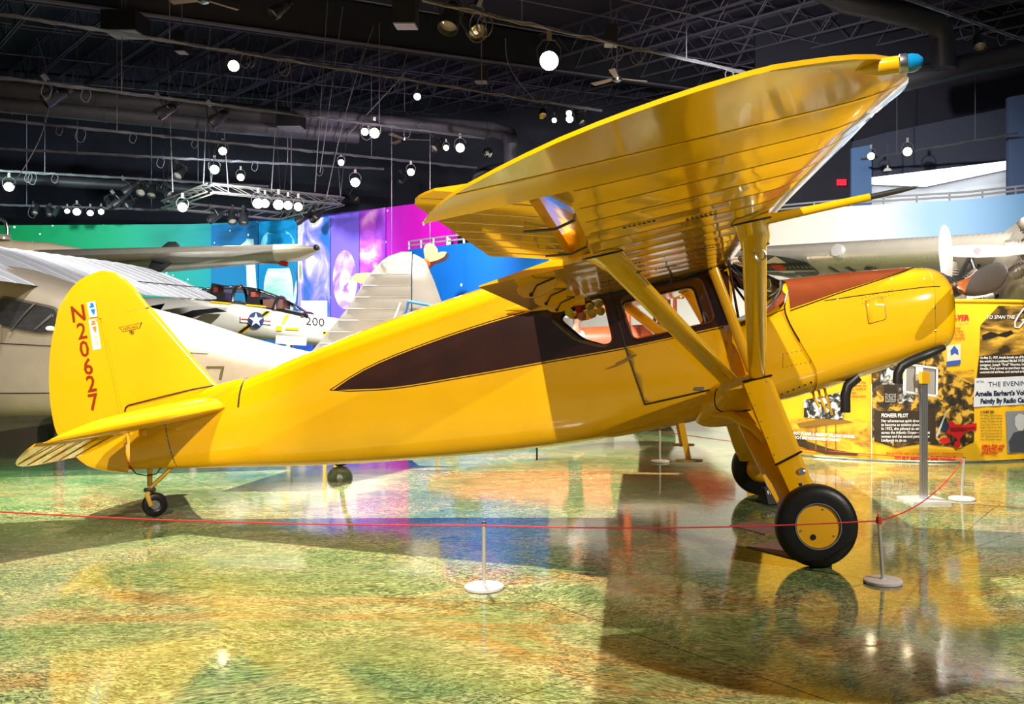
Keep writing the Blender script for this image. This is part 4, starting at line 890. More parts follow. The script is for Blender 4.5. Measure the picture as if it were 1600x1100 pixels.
# left: first-plane panel with biplane
sheet('photo_print', [(1236,655),(1310,648),(1360,660),(1360,712),(1236,705)], SEP3, .010)
bi = sheet('biplane_print', [(1245,662),(1300,650),(1334,660),(1250,668)], mat('print_umber', (.22,.11,.012), .6), .015)
sheet('biplane_body', [(1238,672),(1262,690),(1300,702),(1342,709),(1338,712),(1290,710),(1238,694)], mat('print_umber2', (.05,.028,.008), .6), .014, bi)
for x in (1274,1290,1305): sheet('biplane_strut', [(x,662),(x+1.4,662),(x+1.4,706),(x,706)], mat('print_umber', (.22,.11,.012), .6), .016, bi)
sheet('inset_photo', [(1256,625),(1317,612),(1317,656),(1256,652)], BWP, .017)
btext('caption_text', 'HER FIRST PLANE: A BRIGHT YELLOW KINNER', 1226, 678, 4.6, WHP, bold=.04, fitw=110, slope=.06)
btext('caption_text', 'WHICH SHE NICKNAMED CANARY', 1234, 685, 4.6, WHP, bold=.04, fitw=80, slope=.06)
for k in range(5): btext('body_text', ('She became the', 'first woman to', 'fly above 14,000 ft', 'in the sky', 'a Pacific Flying Licence')[k], 1318, 599+5.4*k, 3.8, REDP, bold=.02, fitw=(35,36,35,20,35)[k])
m = MB(); m.tube([ban(1362, y, .012) for y in (600, 640, 680, 716)], .004, 4); m.build('seam', WHP, banner)

# ================================================================ corrugated trimotor behind the banner
ALU = mat('corrugated_aluminium', (.74,.69,.60), .3, .55, var=.06, vscale=3); ALU2 = mat('smooth_aluminium', (.74,.71,.66), .22, .9)
CREAMU = mat('painted_underside', (.62,.56,.38), .45, .1, var=.08)
P0, P1 = at(1130, 402, 16.0), at(1625, 383, 11.6); SPN = (P1-P0); SL_ = SPN.length; su = SPN.normalized(); cu = Vector((-su.y, su.x, 0)).normalized()
if cu.y < 0: cu = -cu
cu = (cu+Vector((0,0,-.20))).normalized()
tri = empty('trimotor_airplane', (P1.x+1.5, P1.y+.6, 0), 0, 'corrugated silver trimotor aeroplane with a star under its wing, behind the yellow banner', 'airplane')
def loc_(o): return tri.location
def T(p): return Vector(p)-tri.location
def tri_ring(s, amp, sc=1.):
    p = P0+su*s; out = []
    R_ = .19*sc
    prof = [(0.,0.,0), (.03,.11,1),(.10,.18,1),(.22,.225,1),(.5,.27,1),(1.0,.28,1),(1.8,.2,1),(3.0,0.,0),(2.4,-.06,1),(1.6,-.12,1),(.9,-.17,1),(.45,-.18,1),(.2,-.16,1),(.08,-.11,1),(.02,-.05,1)]
    for c, h, a in prof: out.append(T(p+cu*c*sc+Vector((0,0,h*sc+(amp if h >= 0 else -amp)*a-(amp*.0)))-cu*amp*(1 if c < .15 else 0)))
    return out
m = MB(); m.loft([tri_ring(s, 0, .9) for s in frange(0, .72, 6)], True, True, True); m.build('smooth_leading_panel', ALU2, tri)
m = MB(); n_ = 150
m.loft([tri_ring(.72+(SL_+1.5-.72)*k/n_, .020*((k//1) % 2), lerp(.9, 1.15, k/n_)) for k in range(n_+1)], True, True, True); tw_ = m.build('wing', ALU, tri, 80); 
def under(s, c, off=.006):
    f = lerp(.9, 1.15, max(0, (s-.72)/(SL_+.78)))
    h = interp([(.08,-.11),(.2,-.16),(.45,-.18),(.9,-.17),(1.6,-.12),(2.4,-.06),(3.,0)], c/f)[0]*f
    return T(P0+su*s+cu*c+Vector((0,0,h-.014-off)))
def tri_dec(name, poly, mm, off, par=tw_):
    b = MB(); n = len(poly); tri_ = tessellate_polygon([[Vector((u, v, 0)) for u, v in poly]]); b.add([under(u, v, off) for u, v in poly], [tuple(q) for q in tri_]); o = b.build(name, mm, par, 0); return o
def u_at(px, py):                     # underside coordinates (span, chord) seen at a pixel
    best = None
    for i in range(0, 121):
        for j in range(0, 61):
            s, c = SL_*1.1*i/120, .1+2.8*j/60; w = under(s, c)+tri.location
            d = (CX+FPX*w.x/w.y-px)**2+(CY-FPX*(w.z-EYE)/w.y-py)**2
            if best is None or d < best[0]: best = (d, s, c)
    return best[1:]
sc0 = u_at(1216, 418)
rr = .68
tri_dec('roundel', [(sc0[0]+rr*math.cos(t), sc0[1]+rr*math.sin(t)) for t in frange(0, 2*math.pi, 40)[:-1]], mat('roundel_black', (.02,.025,.03), .5), .004)
tri_dec('roundel_star', [(sc0[0]+rr*(1 if k % 2 == 0 else .40)*math.cos(R(90+36*k)), sc0[1]+rr*(1 if k % 2 == 0 else .40)*math.sin(R(90+36*k))) for k in range(10)], mat('roundel_white', (.78,.74,.62), .5), .008)
tri_dec('roundel_centre', [(sc0[0]+rr*.2*math.cos(t), sc0[1]+rr*.2*math.sin(t)) for t in frange(0, 2*math.pi, 20)[:-1]], mat('roundel_red', (.55,.05,.01), .5), .011)
sU = u_at(1292, 421)
b = MB(); put_text(b, 'U S', sU[0], sU[1]+.30, .34, lambda u, v: under(u, 2*sU[1]+.3-v if False else (sU[1]+.55-(v-sU[1])), .006), .01, fitw=.95); b.build('wing_letters', BLK, tw_, 0)
pl = at(1313, 384, 1); sL = (1313-1130)/(1625-1130)*SL_*1.12
q = P0+su*(SL_*.44); m = MB(); m.lathe([(.11,-.16),(.125,-.10),(.125,-.02),(.10,.05),(0,.06)], T(q-cu*.0+Vector((0,0,.03))), -cu+Vector((0,0,.05)), 24); m.build('landing_light', mat('lamp_reflector', (.75,.74,.72), .25, .4), tw_)
ENG = mat('engine_grey', (.30,.26,.22), .4, .5, var=.4, vscale=14); PRW = mat('pale_prop', (.72,.70,.68), .25, .5)
def engine(hub, ax, bd, bl, sc=1.):
    hub = Vector(hub); ax = Vector(ax).normalized(); up_ = Vector((0,0,1)); side = ax.cross(up_).normalized(); up_ = side.cross(ax)
    e = MB().lathe([(.10,-.15),(.20,-.05),(.24,.10),(.22,.35),(.10,.45)], T(hub-ax*.12), -ax, 20).build('engine_crankcase', ENG, tri)
    for k in range(9):
        a = 2*math.pi*k/9+.2; d = side*math.cos(a)+up_*math.sin(a); c = hub-ax*.25
        m = MB(); pr = [(.10,.20),(.085,.24)]
        for j in range(6): pr += [(.088,.26+.035*j),(.105,.262+.035*j),(.105,.275+.035*j),(.088,.277+.035*j)]
        pr += [(.09,.48),(.07,.55),(0,.56)]
        m.lathe([(r*sc, h*sc) for r, h in pr], T(c), d, 12); m.build('cylinder', ENG, e)
        m = MB(); m.tube([T(c+d*.5*sc+ax*.06), T(c+d*.2*sc+ax*.16)], .012, 6); m.build('pushrod', STEEL, e)
    h_ = MB().lathe([(.06,-.06),(.08,0),(.07,.08),(.03,.12),(0,.12)], T(hub), ax, 16).build('propeller_hub', STEEL, tri)
    for b0 in bd:
        b0 = Vector(b0).normalized(); n2 = ax.cross(b0).normalized(); rings = []
        for r, c, t, pt in [(.05,.07,.06,50),(.2,.10,.06,40),(.4,.17,.045,32),(.65,.19,.03,26),(.85,.16,.02,22),(.96,.10,.014,20),(1.,.03,.008,20)]:
            pa = R(pt); ch = n2*math.cos(pa)+ax*math.sin(pa); th = ax*math.cos(pa)-n2*math.sin(pa)
            rings.append([T(hub+ax*.03+b0*r*bl+ch*(math.cos(2*math.pi*k/14)*c/2)+th*(math.sin(2*math.pi*k/14)*t/2)) for k in range(14)])
        m = MB(); m.loft(rings, True, True, True); bo = m.build('blade', PRW, h_)
        q = hub+ax*.03+b0*.66*bl; m = MB(); m.lathe([(0,0),(.045,0),(.045,.004),(0,.004)], T(q+ax*.02), ax-n2*.35, 16); m.build('blade_decal', mat('prop_decal_red', (.5,.03,.03), .4), bo)
    return e
AXT = Vector((-.45,-.89,0))
H1 = at(1482, 472, 11.9); H2 = at(1645, 392, 10.7)
engine(H1, AXT, [(-.05,0,1), (.05,0,-1)], 1.02); engine(H2, AXT, [(-.9,.45,.04), (.9,-.45,-.04)], 1.25)
m = MB(); m.loft([[T(H1-AXT*d+Vector((math.cos(a)*r*.89, -math.sin(0), math.sin(a)*r))+Vector((0,math.cos(a)*r*-.45,0))) for a in frange(0, 2*math.pi, 20)[:-1]] for d, r in ((.45,.30),(.8,.36),(1.4,.34),(2.2,.18))], True, True, True); m.build('nacelle', ALU2, tri)
m = MB(); m.loft([[T(H2-AXT*d+Vector((math.cos(a)*r*.89, math.cos(a)*r*-.45, math.sin(a)*r-zz))) for a in frange(0, 2*math.pi, 24)[:-1]] for d, r, zz in ((.45,.35,0),(.9,.6,.1),(1.8,.85,.15),(5.0,.85,.15),(10,.3,-.2))], True, True, True); m.build('fuselage', ALU, tri)
for pa, pb, r in (((1515,402,12.4),(1496,440,12.0),.03),((1516,402,12.4),(1530,440,12.3),.03),((1540,470,12.5),(1640,425,11.2),.025),((1540,395,12.6),(1500,470,12.1),.025)):
    m = MB(); m.tube([T(at(*pa)), T(at(*pb))], r, 8); m.build('engine_strut', BLKP, tri)
for gx, gy in ((H1.x-.1, H1.y+.9), (H1.x+3.2, H1.y-.6)):
    m = MB(); m.lathe([(.2,-.12),(.42,-.12),(.48,-.06),(.48,.06),(.42,.12),(.2,.12)], T((gx,gy,.48)), (.89,-.45,0), 28, caps=False); w_ = m.build('wheel', RUB, tri)
    m = MB(); m.lathe([(0,-.1),(.22,-.1),(.22,.1),(0,.1)], T((gx,gy,.48)), (.89,-.45,0), 20); m.build('wheel_disc', ALU2, w_)
    m = MB(); m.tube([T((gx,gy,.48)), T((gx,gy+.1,2.1))], .05, 8); m.build('gear_strut', ALU2, tri)

# ================================================================ silver high-wing aeroplane standing behind the tail
SILF = mat('silver_dope', (.36,.35,.33), .34, .35, var=.05, vscale=2); SILW = mat('silver_wing_fabric', (.58,.61,.68), .4, .2, var=.05); CREAMF = mat('pale_silver_side', (.38,.33,.265), .38, .15, var=.06)
s2 = empty('silver_airplane', (-5.0, 10.8, 0), 0, 'silver fabric high-wing aeroplane facing left behind the yellow tail', 'airplane')
def S(p): return Vector(p)-s2.location
SF = [(-9.6,1.62,.95,.35,3),(-9.0,1.95,.75,.6,3.4),(-8.3,2.5,.66,.75,4),(-7.3,2.5,.62,.80,4.4),(-6.3,2.2,.63,.78,4.2),(-5.6,1.98,.66,.68,4),(-4.9,1.80,.70,.55,3.6),(-3.85,1.47,.76,.36,3.2),(-3.1,1.30,.82,.2,2.8),(-2.3,1.15,.90,.05,2.4)]
def s_ring(x):
    zt, zb, w, n = interp(SF, x); zc = zb+.45*(zt-zb); e = 2/n
    return [S((x, 10.8+math.copysign(abs(math.cos(a))**e, math.cos(a))*w, zc+math.copysign(abs(math.sin(a))**e, math.sin(a))*((zt-zc) if math.sin(a) > 0 else zc-zb))) for a in frange(0, 2*math.pi, 48)[:-1]]
m = MB(); m.loft([s_ring(x) for x in frange(-9.6, -2.3, 50)], True, True, True); sfus = m.build('fuselage', CREAMF, s2, 50)
def s_side(x, z): zt, zb, w, n = interp(SF, x); zc = zb+.45*(zt-zb); t = (z-zc)/((zt-zc) if z > zc else (zb-zc)); return 10.8-w*max(0, 1-abs(t)**n)**(1/n)
def s_dec(name, poly, mm, off, par):
    pp = []
    for i in range(len(poly)):
        a, b = poly[i], poly[(i+1) % len(poly)]; pp += [(lerp(a[0], b[0], k/3), lerp(a[1], b[1], k/3)) for k in range(3)]
    bm_ = MB(); bm_.prism(pp, lambda u, v, h: S((u, s_side(u, v)-off-h, v)), .008); return bm_.build(name, mm, par, 0)
WSEAT = mat('dark_cabin_glass', (.03,.03,.035), .06, coat=1, var=.5, vscale=3)
wp = rounded([(-6.58,2.0),(-5.98,1.86),(-5.98,1.62),(-6.12,1.60),(-6.62,1.70)], .08, 4)
wf_ = s_dec('window_frame', offset_poly(wp, .025), mat('olive_frame', (.12,.11,.09), .4), .004, s2); s_dec('pane', wp, WSEAT, .014, wf_)
for i, pl_ in enumerate(([(-6.45,1.62),(-6.43,1.62),(-6.2,1.93),(-6.22,1.93)], [(-6.2,1.63),(-6.17,1.63),(-6.02,1.78),(-6.02,1.82)])): s_dec('cabin_tube', pl_, STEEL, .026, wf_)
for poly in ([(-4.41,1.215),(-4.22,1.215),(-4.22,1.19),(-4.41,1.19)], [(-4.245,1.215),(-4.22,1.215),(-4.25,1.06),(-4.275,1.06)]): s_dec('marking', poly, mat('olive_marking', (.08,.07,.015), .5), .003, s2)
m = MB(); m.tube([S((x, s_side(x, z)-.003, z)) for x, z in zip(frange(-8.4, -4.4, 16), frange(1.58, 1.36, 16))], .006, 5); m.build('panel_seam', DSTEEL, s2)
m = MB(); m.tube([S((x, s_side(x, z)-.003, z)) for x, z in zip(frange(-8.4, -5.0, 16), frange(.92, .92, 16))], .006, 5); m.build('panel_seam', DSTEEL, s2)
m = MB(); m.tube([S((x, 10.8-.42*interp(SF, x)[2], interp(SF, x)[0]-.005)) for x in frange(-6.0, -3.2, 16)], .035, 8); m.build('top_longeron_cap', mat('bright_silver', (.75,.76,.80), .25, .6), s2)
s_dec('door_panel', rounded([(-6.80,1.75),(-6.55,1.72),(-6.55,1.50),(-6.80,1.53)], .02, 2), CREAMF, .004, s2)
# wing (both halves), chord 2 m, nose up about 15 degrees, scalloped ribs
for sd in (-1, 1):
    m = MB(); rings = []; ys_ = []
    for k in range(16):
        for j in range(4): ys_.append((.0+5.2*(k+j/4)/16, math.sin(math.pi*j/4)))
    for y, sg in ys_:
        tp = max(0, (y-3.9)/1.3); x0 = -8.35+.55*tp**2.2; x1 = -6.28-.45*tp**2.2; c = x1-x0; th = min(1, c/1.9)
        pts = []
        for u, h in [(0,.03),(.03,-.03),(.12,-.05),(.4,-.05),(.7,-.03),(1,0),(.85,.05),(.65,.12),(.4,.175),(.2,.165),(.07,.115),(.015,.06)]:
            pts.append(S((x0+u*c, 10.8+sd*y, 2.66-(u*c+x0+8.35)*.26+h*1.2*th-(.008*sg if h > .04 else 0)+.02*y)))
        rings.append(pts)
    m.loft(rings, True, True, True); w2 = m.build('wing', SILW, s2, 40)
    for k in range(1, 16):
        y = 5.2*k/16; tp = max(0, (y-3.9)/1.3); x0 = -8.35+.55*tp**2.2; x1 = -6.28-.45*tp**2.2; c = x1-x0; th = min(1, c/1.9)
        m = MB(); m.tube([S((x0+u*c, 10.8+sd*y, 2.66-(u*c+x0+8.35)*.26+h*1.2*th+.02*y+.002)) for u, h in [(.015,.06),(.07,.115),(.2,.165),(.4,.175),(.65,.12),(.85,.05),(1,0.0)]], .006, 4); m.build('rib_tape', SILW, w2)
    m = MB(); m.tube([S((-6.75, 10.8+sd*y, 2.66-(1.6)*.26+.13*1.2*.5+.02*y+.028)) for y in frange(2.6, 4.9, 6)], .008, 4); m.build('aileron_gap', DSTEEL, w2)
    m = MB(); m.tube([S((-7.6, 10.8+sd*.75, .8)), S((-7.5, 10.8+sd*2.9, 2.45))], .05, 8); m.build('wing_strut', SILF, s2)
    m = MB(); m.lathe([(.15,-.1),(.32,-.1),(.38,-.05),(.38,.05),(.32,.1),(.15,.1)], S((-8.55, 10.8+sd*1.2, .38)), (0,1,0), 28, caps=False); wh = m.build('wheel', RUB, s2)
    m = MB(); m.lathe([(0,-.08),(.17,-.08),(.17,.08),(0,.08)], S((-8.55, 10.8+sd*1.2, .38)), (0,1,0), 20); m.build('wheel_disc', SILF, wh)
    m = MB(); m.tube([S((-8.55, 10.8+sd*1.15, .38)), S((-8.3, 10.8+sd*.55, .85))], .06, 8); m.build('gear_leg', SILF, s2)
    m = MB(); m.loft([[S((-3.3+u*1.2-(.2*t), 10.8+sd*(.05+1.5*t), 1.12+h)) for u, h in ((0,0),(.05,.04),(.3,.05),(1-.3*t,0),(.3,-.04),(.05,-.03))] for t in frange(0, 1, 6)], True, True, True); m.build('stabilizer', SILF, s2)
# fin and rudder with horizontal ribs
FO = [at(px, py, 10.8) for px, py in ((470,570),(488,548),(540,485),(590,415),(612,398),(632,392),(655,400),(672,425),(684,455),(692,480),(694,520),(688,580),(640,590))]
fo = [(p.x, p.z) for p in FO]
lx = lambda z: interp(sorted([(p[1], p[0]) for p in fo[:6]]), z)[0]
rx = lambda z: interp(sorted([(p[1], p[0]) for p in fo[5:12]]), z)[0]
HX2 = -2.13
def s_plate(name, fa, fb, z0, z1, tm, par, rise):
    m = MB(); rg = []
    for i, z in enumerate(frange(z0, z1, 30)):
        a, b = fa(z), fb(z); f, g = [], []
        k = min(1, max(.05, (z1-z)/.25))
        for j in range(11):
            s_ = j/10; t = max(.006, tm*k*(math.sqrt(min(1, s_/.3)) if rise else (1-s_)**.7)); sc_ = .006*(1 if (i % 3 == 0) else 0) if rise else 0
            f.append(S((lerp(a, b, s_), 10.8-t/2-sc_, z))); g.append(S((lerp(a, b, s_), 10.8+t/2, z)))
        rg.append(f+g[::-1])
    m.loft(rg, True, True, True); return m.build(name, SILF, par, 20)
ztop = max(p[1] for p in fo)
fn = s_plate('fin', lx, lambda z: max(HX2+.0, min(rx(z), HX2)), .98, ztop-.01, .11, s2, True)
rd = s_plate('rudder', lambda z: HX2+.012, rx, .9, ztop-.04, .10, s2, False)
for z in frange(1.2, 2.45, 9):
    m = MB(); m.tube([S((lerp(lx(z), HX2, t), 10.8-.055*math.sqrt(min(1, t/.3))-.004, z)) for t in frange(.02, 1, 8)], .006, 4); m.build('rib_tape', SILF, fn)
m = MB(); m.lathe([(.05,-.05),(.12,-.05),(.15,-.02),(.15,.02),(.12,.05),(.05,.05)], S((-3.0,10.8,.15)), (0,1,0), 24, caps=False); m.build('tail_wheel', RUB, s2)
m = MB(); m.tube([S((-3.0,10.8,.15)), S((-2.95,10.8,.5)), S((-2.8,10.8,.92))], .03, 8); m.build('tail_strut', SILF, s2)
gl = MB(); gl.tube([S(at(638,471,10.55)), S(at(683,479,10.55))], .02, 6); gl.tube([S(at(638,471,10.55)), S(at(633,494,10.55))], .016, 6); gl.build('rudder_lock', mat('blue_enamel', (.03,.16,.45), .4), rd)
gl = MB(); gl.tube([S(at(626,473,10.5)), S(at(614,503,10.5))], .012, 6); gl.build('lock_rod', WHP, rd)
# ================================================================ jet fighter nose section, far left
JW = mat('jet_grey_white', (.62,.61,.56), .35, .05, coat=.3, var=.05); JBK = mat('jet_black', (.012,.012,.014), .35); JYL = mat('jet_yellow', (.85,.55,.01), .4)
jet = empty('jet_fighter', (-7.0, 20.0, 0), 0, 'pale grey twin-seat jet fighter with long glass canopy below the space mural', 'jet')
JY = 20.
def J(p): return Vector(p)-jet.location
JS = []
for px, t, b in ((120,462,520),(230,462,522),(310,464,524),(400,474,531),(470,489,538),(520,497,543),(560,507,545),(610,522,540),(640,532,534)):
    a, c = at(px, t, JY-.6), at(px, b, JY-.6); JS.append((a.x, a.z, c.z, .95*(a.z-c.z)*.62))
m = MB(); rg = []
for x in frange(JS[0][0], JS[-1][0], 40):
    zt, zb, w = interp(JS, x); zc = (zt+zb)/2
    rg.append([J((x, JY+math.cos(a)*w, zc+math.copysign(abs(math.sin(a))**.9, math.sin(a))*(zt-zb)/2)) for a in frange(0, 2*math.pi, 32)[:-1]])
m.loft(rg, True, True, True); jf = m.build('fuselage', JW, jet, 50)
def j_pt(px, py, off=0.):
    k = (px-CX)/FPX
    y = JY-.6
    for _ in range(8):
        X = k*y; z = EYE-(py-CY)/FPX*y; zt, zb, w = interp(JS, X); h = (zt-zb)/2; t = max(-1, min(1, (z-(zt+zb)/2)/h)); y = JY-w*math.sqrt(max(0, 1-abs(t)**2.1))
    y -= off; return J((k*y, y, EYE-(py-CY)/FPX*y))
def j_dec(name, poly, mm, off=.02, par=None, sub=4):
    pp = []
    for i in range(len(poly)):
        a, b = poly[i], poly[(i+1) % len(poly)]; pp += [(lerp(a[0], b[0], k/sub), lerp(a[1], b[1], k/sub)) for k in range(sub)]
    bm_ = MB(); bm_.prism(pp, lambda u, v, h: j_pt(u, v, off+h), .01); return bm_.build(name, mm, par or jet, 0)
j_dec('stripe', [(368,521),(380,521),(436,479),(424,476)], JYL, .02); j_dec('stripe_bar', [(371,520),(378,520),(432,479),(427,478)], JBK, .04)
cyc = lambda cx, cy, r, n=24: [(cx+r*math.cos(t), cy+r*math.sin(t)) for t in frange(0, 2*math.pi, n)[:-1]]
ro = j_dec('insignia_bar', [(376,493),(424,497),(424,507),(376,503)], WHP, .05); j_dec('insignia_red', [(377,497.5),(423,501),(423,503),(377,499.5)], mat('insignia_red_', (.5,.03,.02), .5), .065, ro)
j_dec('insignia_disc', cyc(400,500,12.5), mat('insignia_blue', (.012,.03,.12), .5), .08, ro, 1)
j_dec('insignia_star', [(400+11.5*(1 if k % 2 == 0 else .40)*math.cos(R(-90+36*k)), 500+11.5*(1 if k % 2 == 0 else .40)*math.sin(R(-90+36*k))) for k in range(10)], WHP, .10, ro, 1)
b = MB(); put_text(b, '200', 477, 0, 13, lambda u, v: j_pt(u, 507-v+.10*(u-477), .03), .0, fitw=30); b.build('nose_number', JBK, jet, 0, fixn=False)
j_dec('yellow_mark', [(432,509),(440,509),(440,517),(432,517)], JYL, .03); j_dec('yellow_mark', [(446,512),(467,512),(467,516),(446,515)], JYL, .03); j_dec('yellow_arrow', [(446,493),(453,491),(443,508),(440,503)], JYL, .03)
# black anti-glare panel, canopy, seats
CAN = [(306,462,457),(322,464,450),(345,466,446),(375,469,446),(405,474,451),(440,481,464),(466,487,478),(482,491,489)]
bl = MB(); bl.grid([[j_pt(px, b_+3+dy, .03) for px, b_, t_ in CAN] for dy in (-2, 0, 3)]); sill = bl.build('canopy_sill', JBK, jet)
for px in (345, 400): j_dec('warning_text_band', [(px-16,470+.09*(px-345)),(px+16,473+.09*(px-345)),(px+16,475.5+.09*(px-345)),(px-16,472.5+.09*(px-345))], JYL, .05, sill)
m = MB(); rg = []
for px, b_, t_ in CAN:
    a, c = at(px, b_, JY), at(px, t_, JY); h = max(.02, c.z-a.z); rg.append([J((a.x, JY-math.cos(t)*.42, a.z-.05+math.sin(t)*(h+.05))) for t in frange(0, math.pi, 14)])
m.grid(rg); cn = m.build('canopy', PANE, jet)
for i in (0, 3, 5, 7):
    m = MB(); m.tube(rg[i], .035, 6); m.build('canopy_bow', JBK, cn)
for px, py in ((340,455),(398,462)):
    c = at(px, py+9, JY); s_ = MB().box(J(c+Vector((.10,0,.0))), (.35,.5,.18)).build('ejection_seat', JBK, jet); MB().box(J(c+Vector((-.02,0,.12))), (.12,.42,.34), Matrix.Rotation(R(12), 3, 'Y')).build('seat_back', JBK, s_)
    MB().box(J(c+Vector((.05,-.1,.12))), (.1,.25,.16)).build('seat_cushion', mat('seat_red', (.35,.06,.04), .6), s_)
c = at(430, 476, JY); MB().box(J(c), (.5,.5,.2)).build('instrument_coaming', mat('coaming', (.12,.05,.03), .6), jet)
# intake glove and dark intake lips in front of the wing root
m = MB(); m.prism([(215,490),(300,478),(356,481),(352,487),(318,490),(292,507),(215,520)], lambda u, v, h: J(at(u, v, JY-1.3+h)), .5); m.build('intake_glove', mat('jet_glove_grey', (.42,.42,.41), .4), jet, 0)  # glove in an even grey, darker than the jet skin
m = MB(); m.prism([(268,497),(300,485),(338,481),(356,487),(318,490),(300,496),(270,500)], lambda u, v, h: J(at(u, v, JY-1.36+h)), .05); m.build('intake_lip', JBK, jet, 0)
m = MB(); m.prism([(236,478),(258,474),(246,492),(236,492)], lambda u, v, h: J(at(u, v, JY-1.4+h)), .06); m.build('tail_marking', JBK, jet, 0)
for px in (452, 300):
    c = at(px, 536, JY); m = MB(); m.tube([J(c+Vector((0,0,.1))), J((c.x, JY, .3))], .09, 10); g_ = m.build('gear_leg', JW, jet); m = MB(); m.lathe([(.1,-.12),(.24,-.12),(.29,-.05),(.29,.05),(.24,.12),(.1,.12)], J((c.x, JY, .29)), (0,1,0), 24, caps=False); m.build('wheel', RUB, g_)
bd = empty('info_board', at(491, 482, 21.5)*Vector((1,1,0)) if False else (at(491,482,21.5).x, 21.5, 0), 0, 'blank white board standing behind the jet nose', 'board')
m = MB(); p, q = at(472,470,21.5), at(512,494,21.5); m.box(((0), 0, (p.z+q.z)/2), (q.x-p.x, .04, p.z-q.z)); m.build('panel', WHP, bd); m = MB(); m.box((0,.05,.75), (.08,.05,1.5)); m.build('post', STEEL, bd)
fr = empty('frame_stand', (at(516,530,18).x, 18, 0), 0, 'yellow tubular frame standing before the jet nose', 'frame')
for dx in (-.11, .11): MB().box((dx, 0, .85), (.05,.05,1.7)).build('upright', JYL, fr)
MB().box((0,0,1.69), (.27,.05,.05)).build('crossbar', JYL, fr)
sg = empty('jet_sign', (at(455,533,18.2).x, 18.2, 0), 0, 'small cream name board low under the jet fuselage', 'sign')
MB().box((0,0,1.53), (.62,.03,.17), Matrix.Rotation(R(4), 3, 'Y')).build('board', mat('board_cream', (.66,.62,.52), .6), sg); MB().box((0,.03,.72), (.05,.04,1.44)).build('post', STEEL, sg)

# ================================================================ big silver aircraft with straight wing, far left
POL = mat('polished_silver', (.66,.62,.52), .2, .75, var=.05); WTIP = mat('wing_tip_white', (.74,.70,.56), .35, .1)
bom = empty('silver_bomber', (-10.5, 17.0, 0), 0, 'large polished silver aircraft with long straight wing and glazed dome, far left', 'airplane')
def Bm(p): return Vector(p)-bom.location
L0, L1 = at(40, 402, 17.2), at(500, 387, 14.6); wd_ = []
def b_ring(t):
    p = L0.lerp(L1, t); c = lerp(3.0, 1.3, t)*(1 if t < .93 else max(.12, 1-((t-.93)/.07)**2*.85)); th = lerp(.42, .2, t)*(1 if t < .93 else max(.25, 1-((t-.93)/.07)*.8)); d = Vector((lerp(.0,-.32,t), 1, -.06))
    return [Bm(p+d*u*c+Vector((0,0,h*th))) for u, h in ((0,0),(.02,.22),(.1,.45),(.3,.5),(.6,.35),(1,0),(.6,-.35),(.3,-.5),(.1,-.42),(.02,-.2))]
m = MB(); m.loft([b_ring(t) for t in frange(0, .86, 20)], True, True, True); m.build('wing', POL, bom, 40)
m = MB(); m.loft([b_ring(t) for t in frange(.86, 1., 12)], True, True, True); tp_ = m.build('wing_tip', WTIP, bom, 40)
m = MB(); m.lathe([(.03,0),(.05,.03),(0,.06)], Bm(at(495,387,14.6)), (0,-1,0), 10); m.build('tip_light', JBK, tp_)
m = MB(); m.tube([Bm(at(400,409,15.6)), Bm(at(440,411,15.6))], .025, 8); pb_ = m.build('probe', POL, bom); m = MB(); m.tube([Bm(at(438,410.5,15.6)), Bm(at(449,413,15.6))], .045, 8); m.build('probe_cover', mat('red_cover', (.55,.04,.03), .6), pb_)
m = MB(); rg = []
for px, t, b in ((-120,372,420),(-20,371,418),(60,376,416),(110,385,412),(132,390,405),(140,395,400)):
    a, c = at(px, t, 18.2), at(px, b, 18.2); zc = (a.z+c.z)/2; h = (a.z-c.z)/2; rg.append([Bm((a.x, 18.6+math.cos(q)*h*1.2, zc+math.sin(q)*h)) for q in frange(0, 2*math.pi, 28)[:-1]])
m.loft(rg, True, True, True); m.build('fuselage', mat('beige_skin', (.60,.50,.36), .35, .25, var=.06), bom, 50)
c = at(-6, 366, 18.4); m = MB(); m.loft([[Bm(c+Vector((math.cos(q)*r, math.sin(q)*r, z))) for q in frange(0, 2*math.pi, 20)[:-1]] for r, z in ((.24,-.05),(.24,.12),(.20,.26),(.11,.34),(.01,.37))], True, False, True); dm = m.build('dome', make_glass('dome_glass', (.8,.82,.85), .08), bom)
for q in (0, math.pi/3, 2*math.pi/3):
    m = MB(); m.tube([Bm(c+Vector((math.cos(q)*r*s_, math.sin(q)*r*s_, z))) for r, z, s_ in ((.24,-.05,1),(.24,.12,1),(.2,.26,1),(.11,.34,1),(0,.37,1),(.11,.34,-1),(.2,.26,-1),(.24,.12,-1),(.24,-.05,-1))], .012, 6); m.build('dome_frame', STEEL, dm)
m = MB(); m.lathe([(.25,-.05),(.27,0),(.25,.05)], Bm(c+Vector((0,0,-.06))), (0,0,1), 20); m.build('dome_ring', POL, dm)
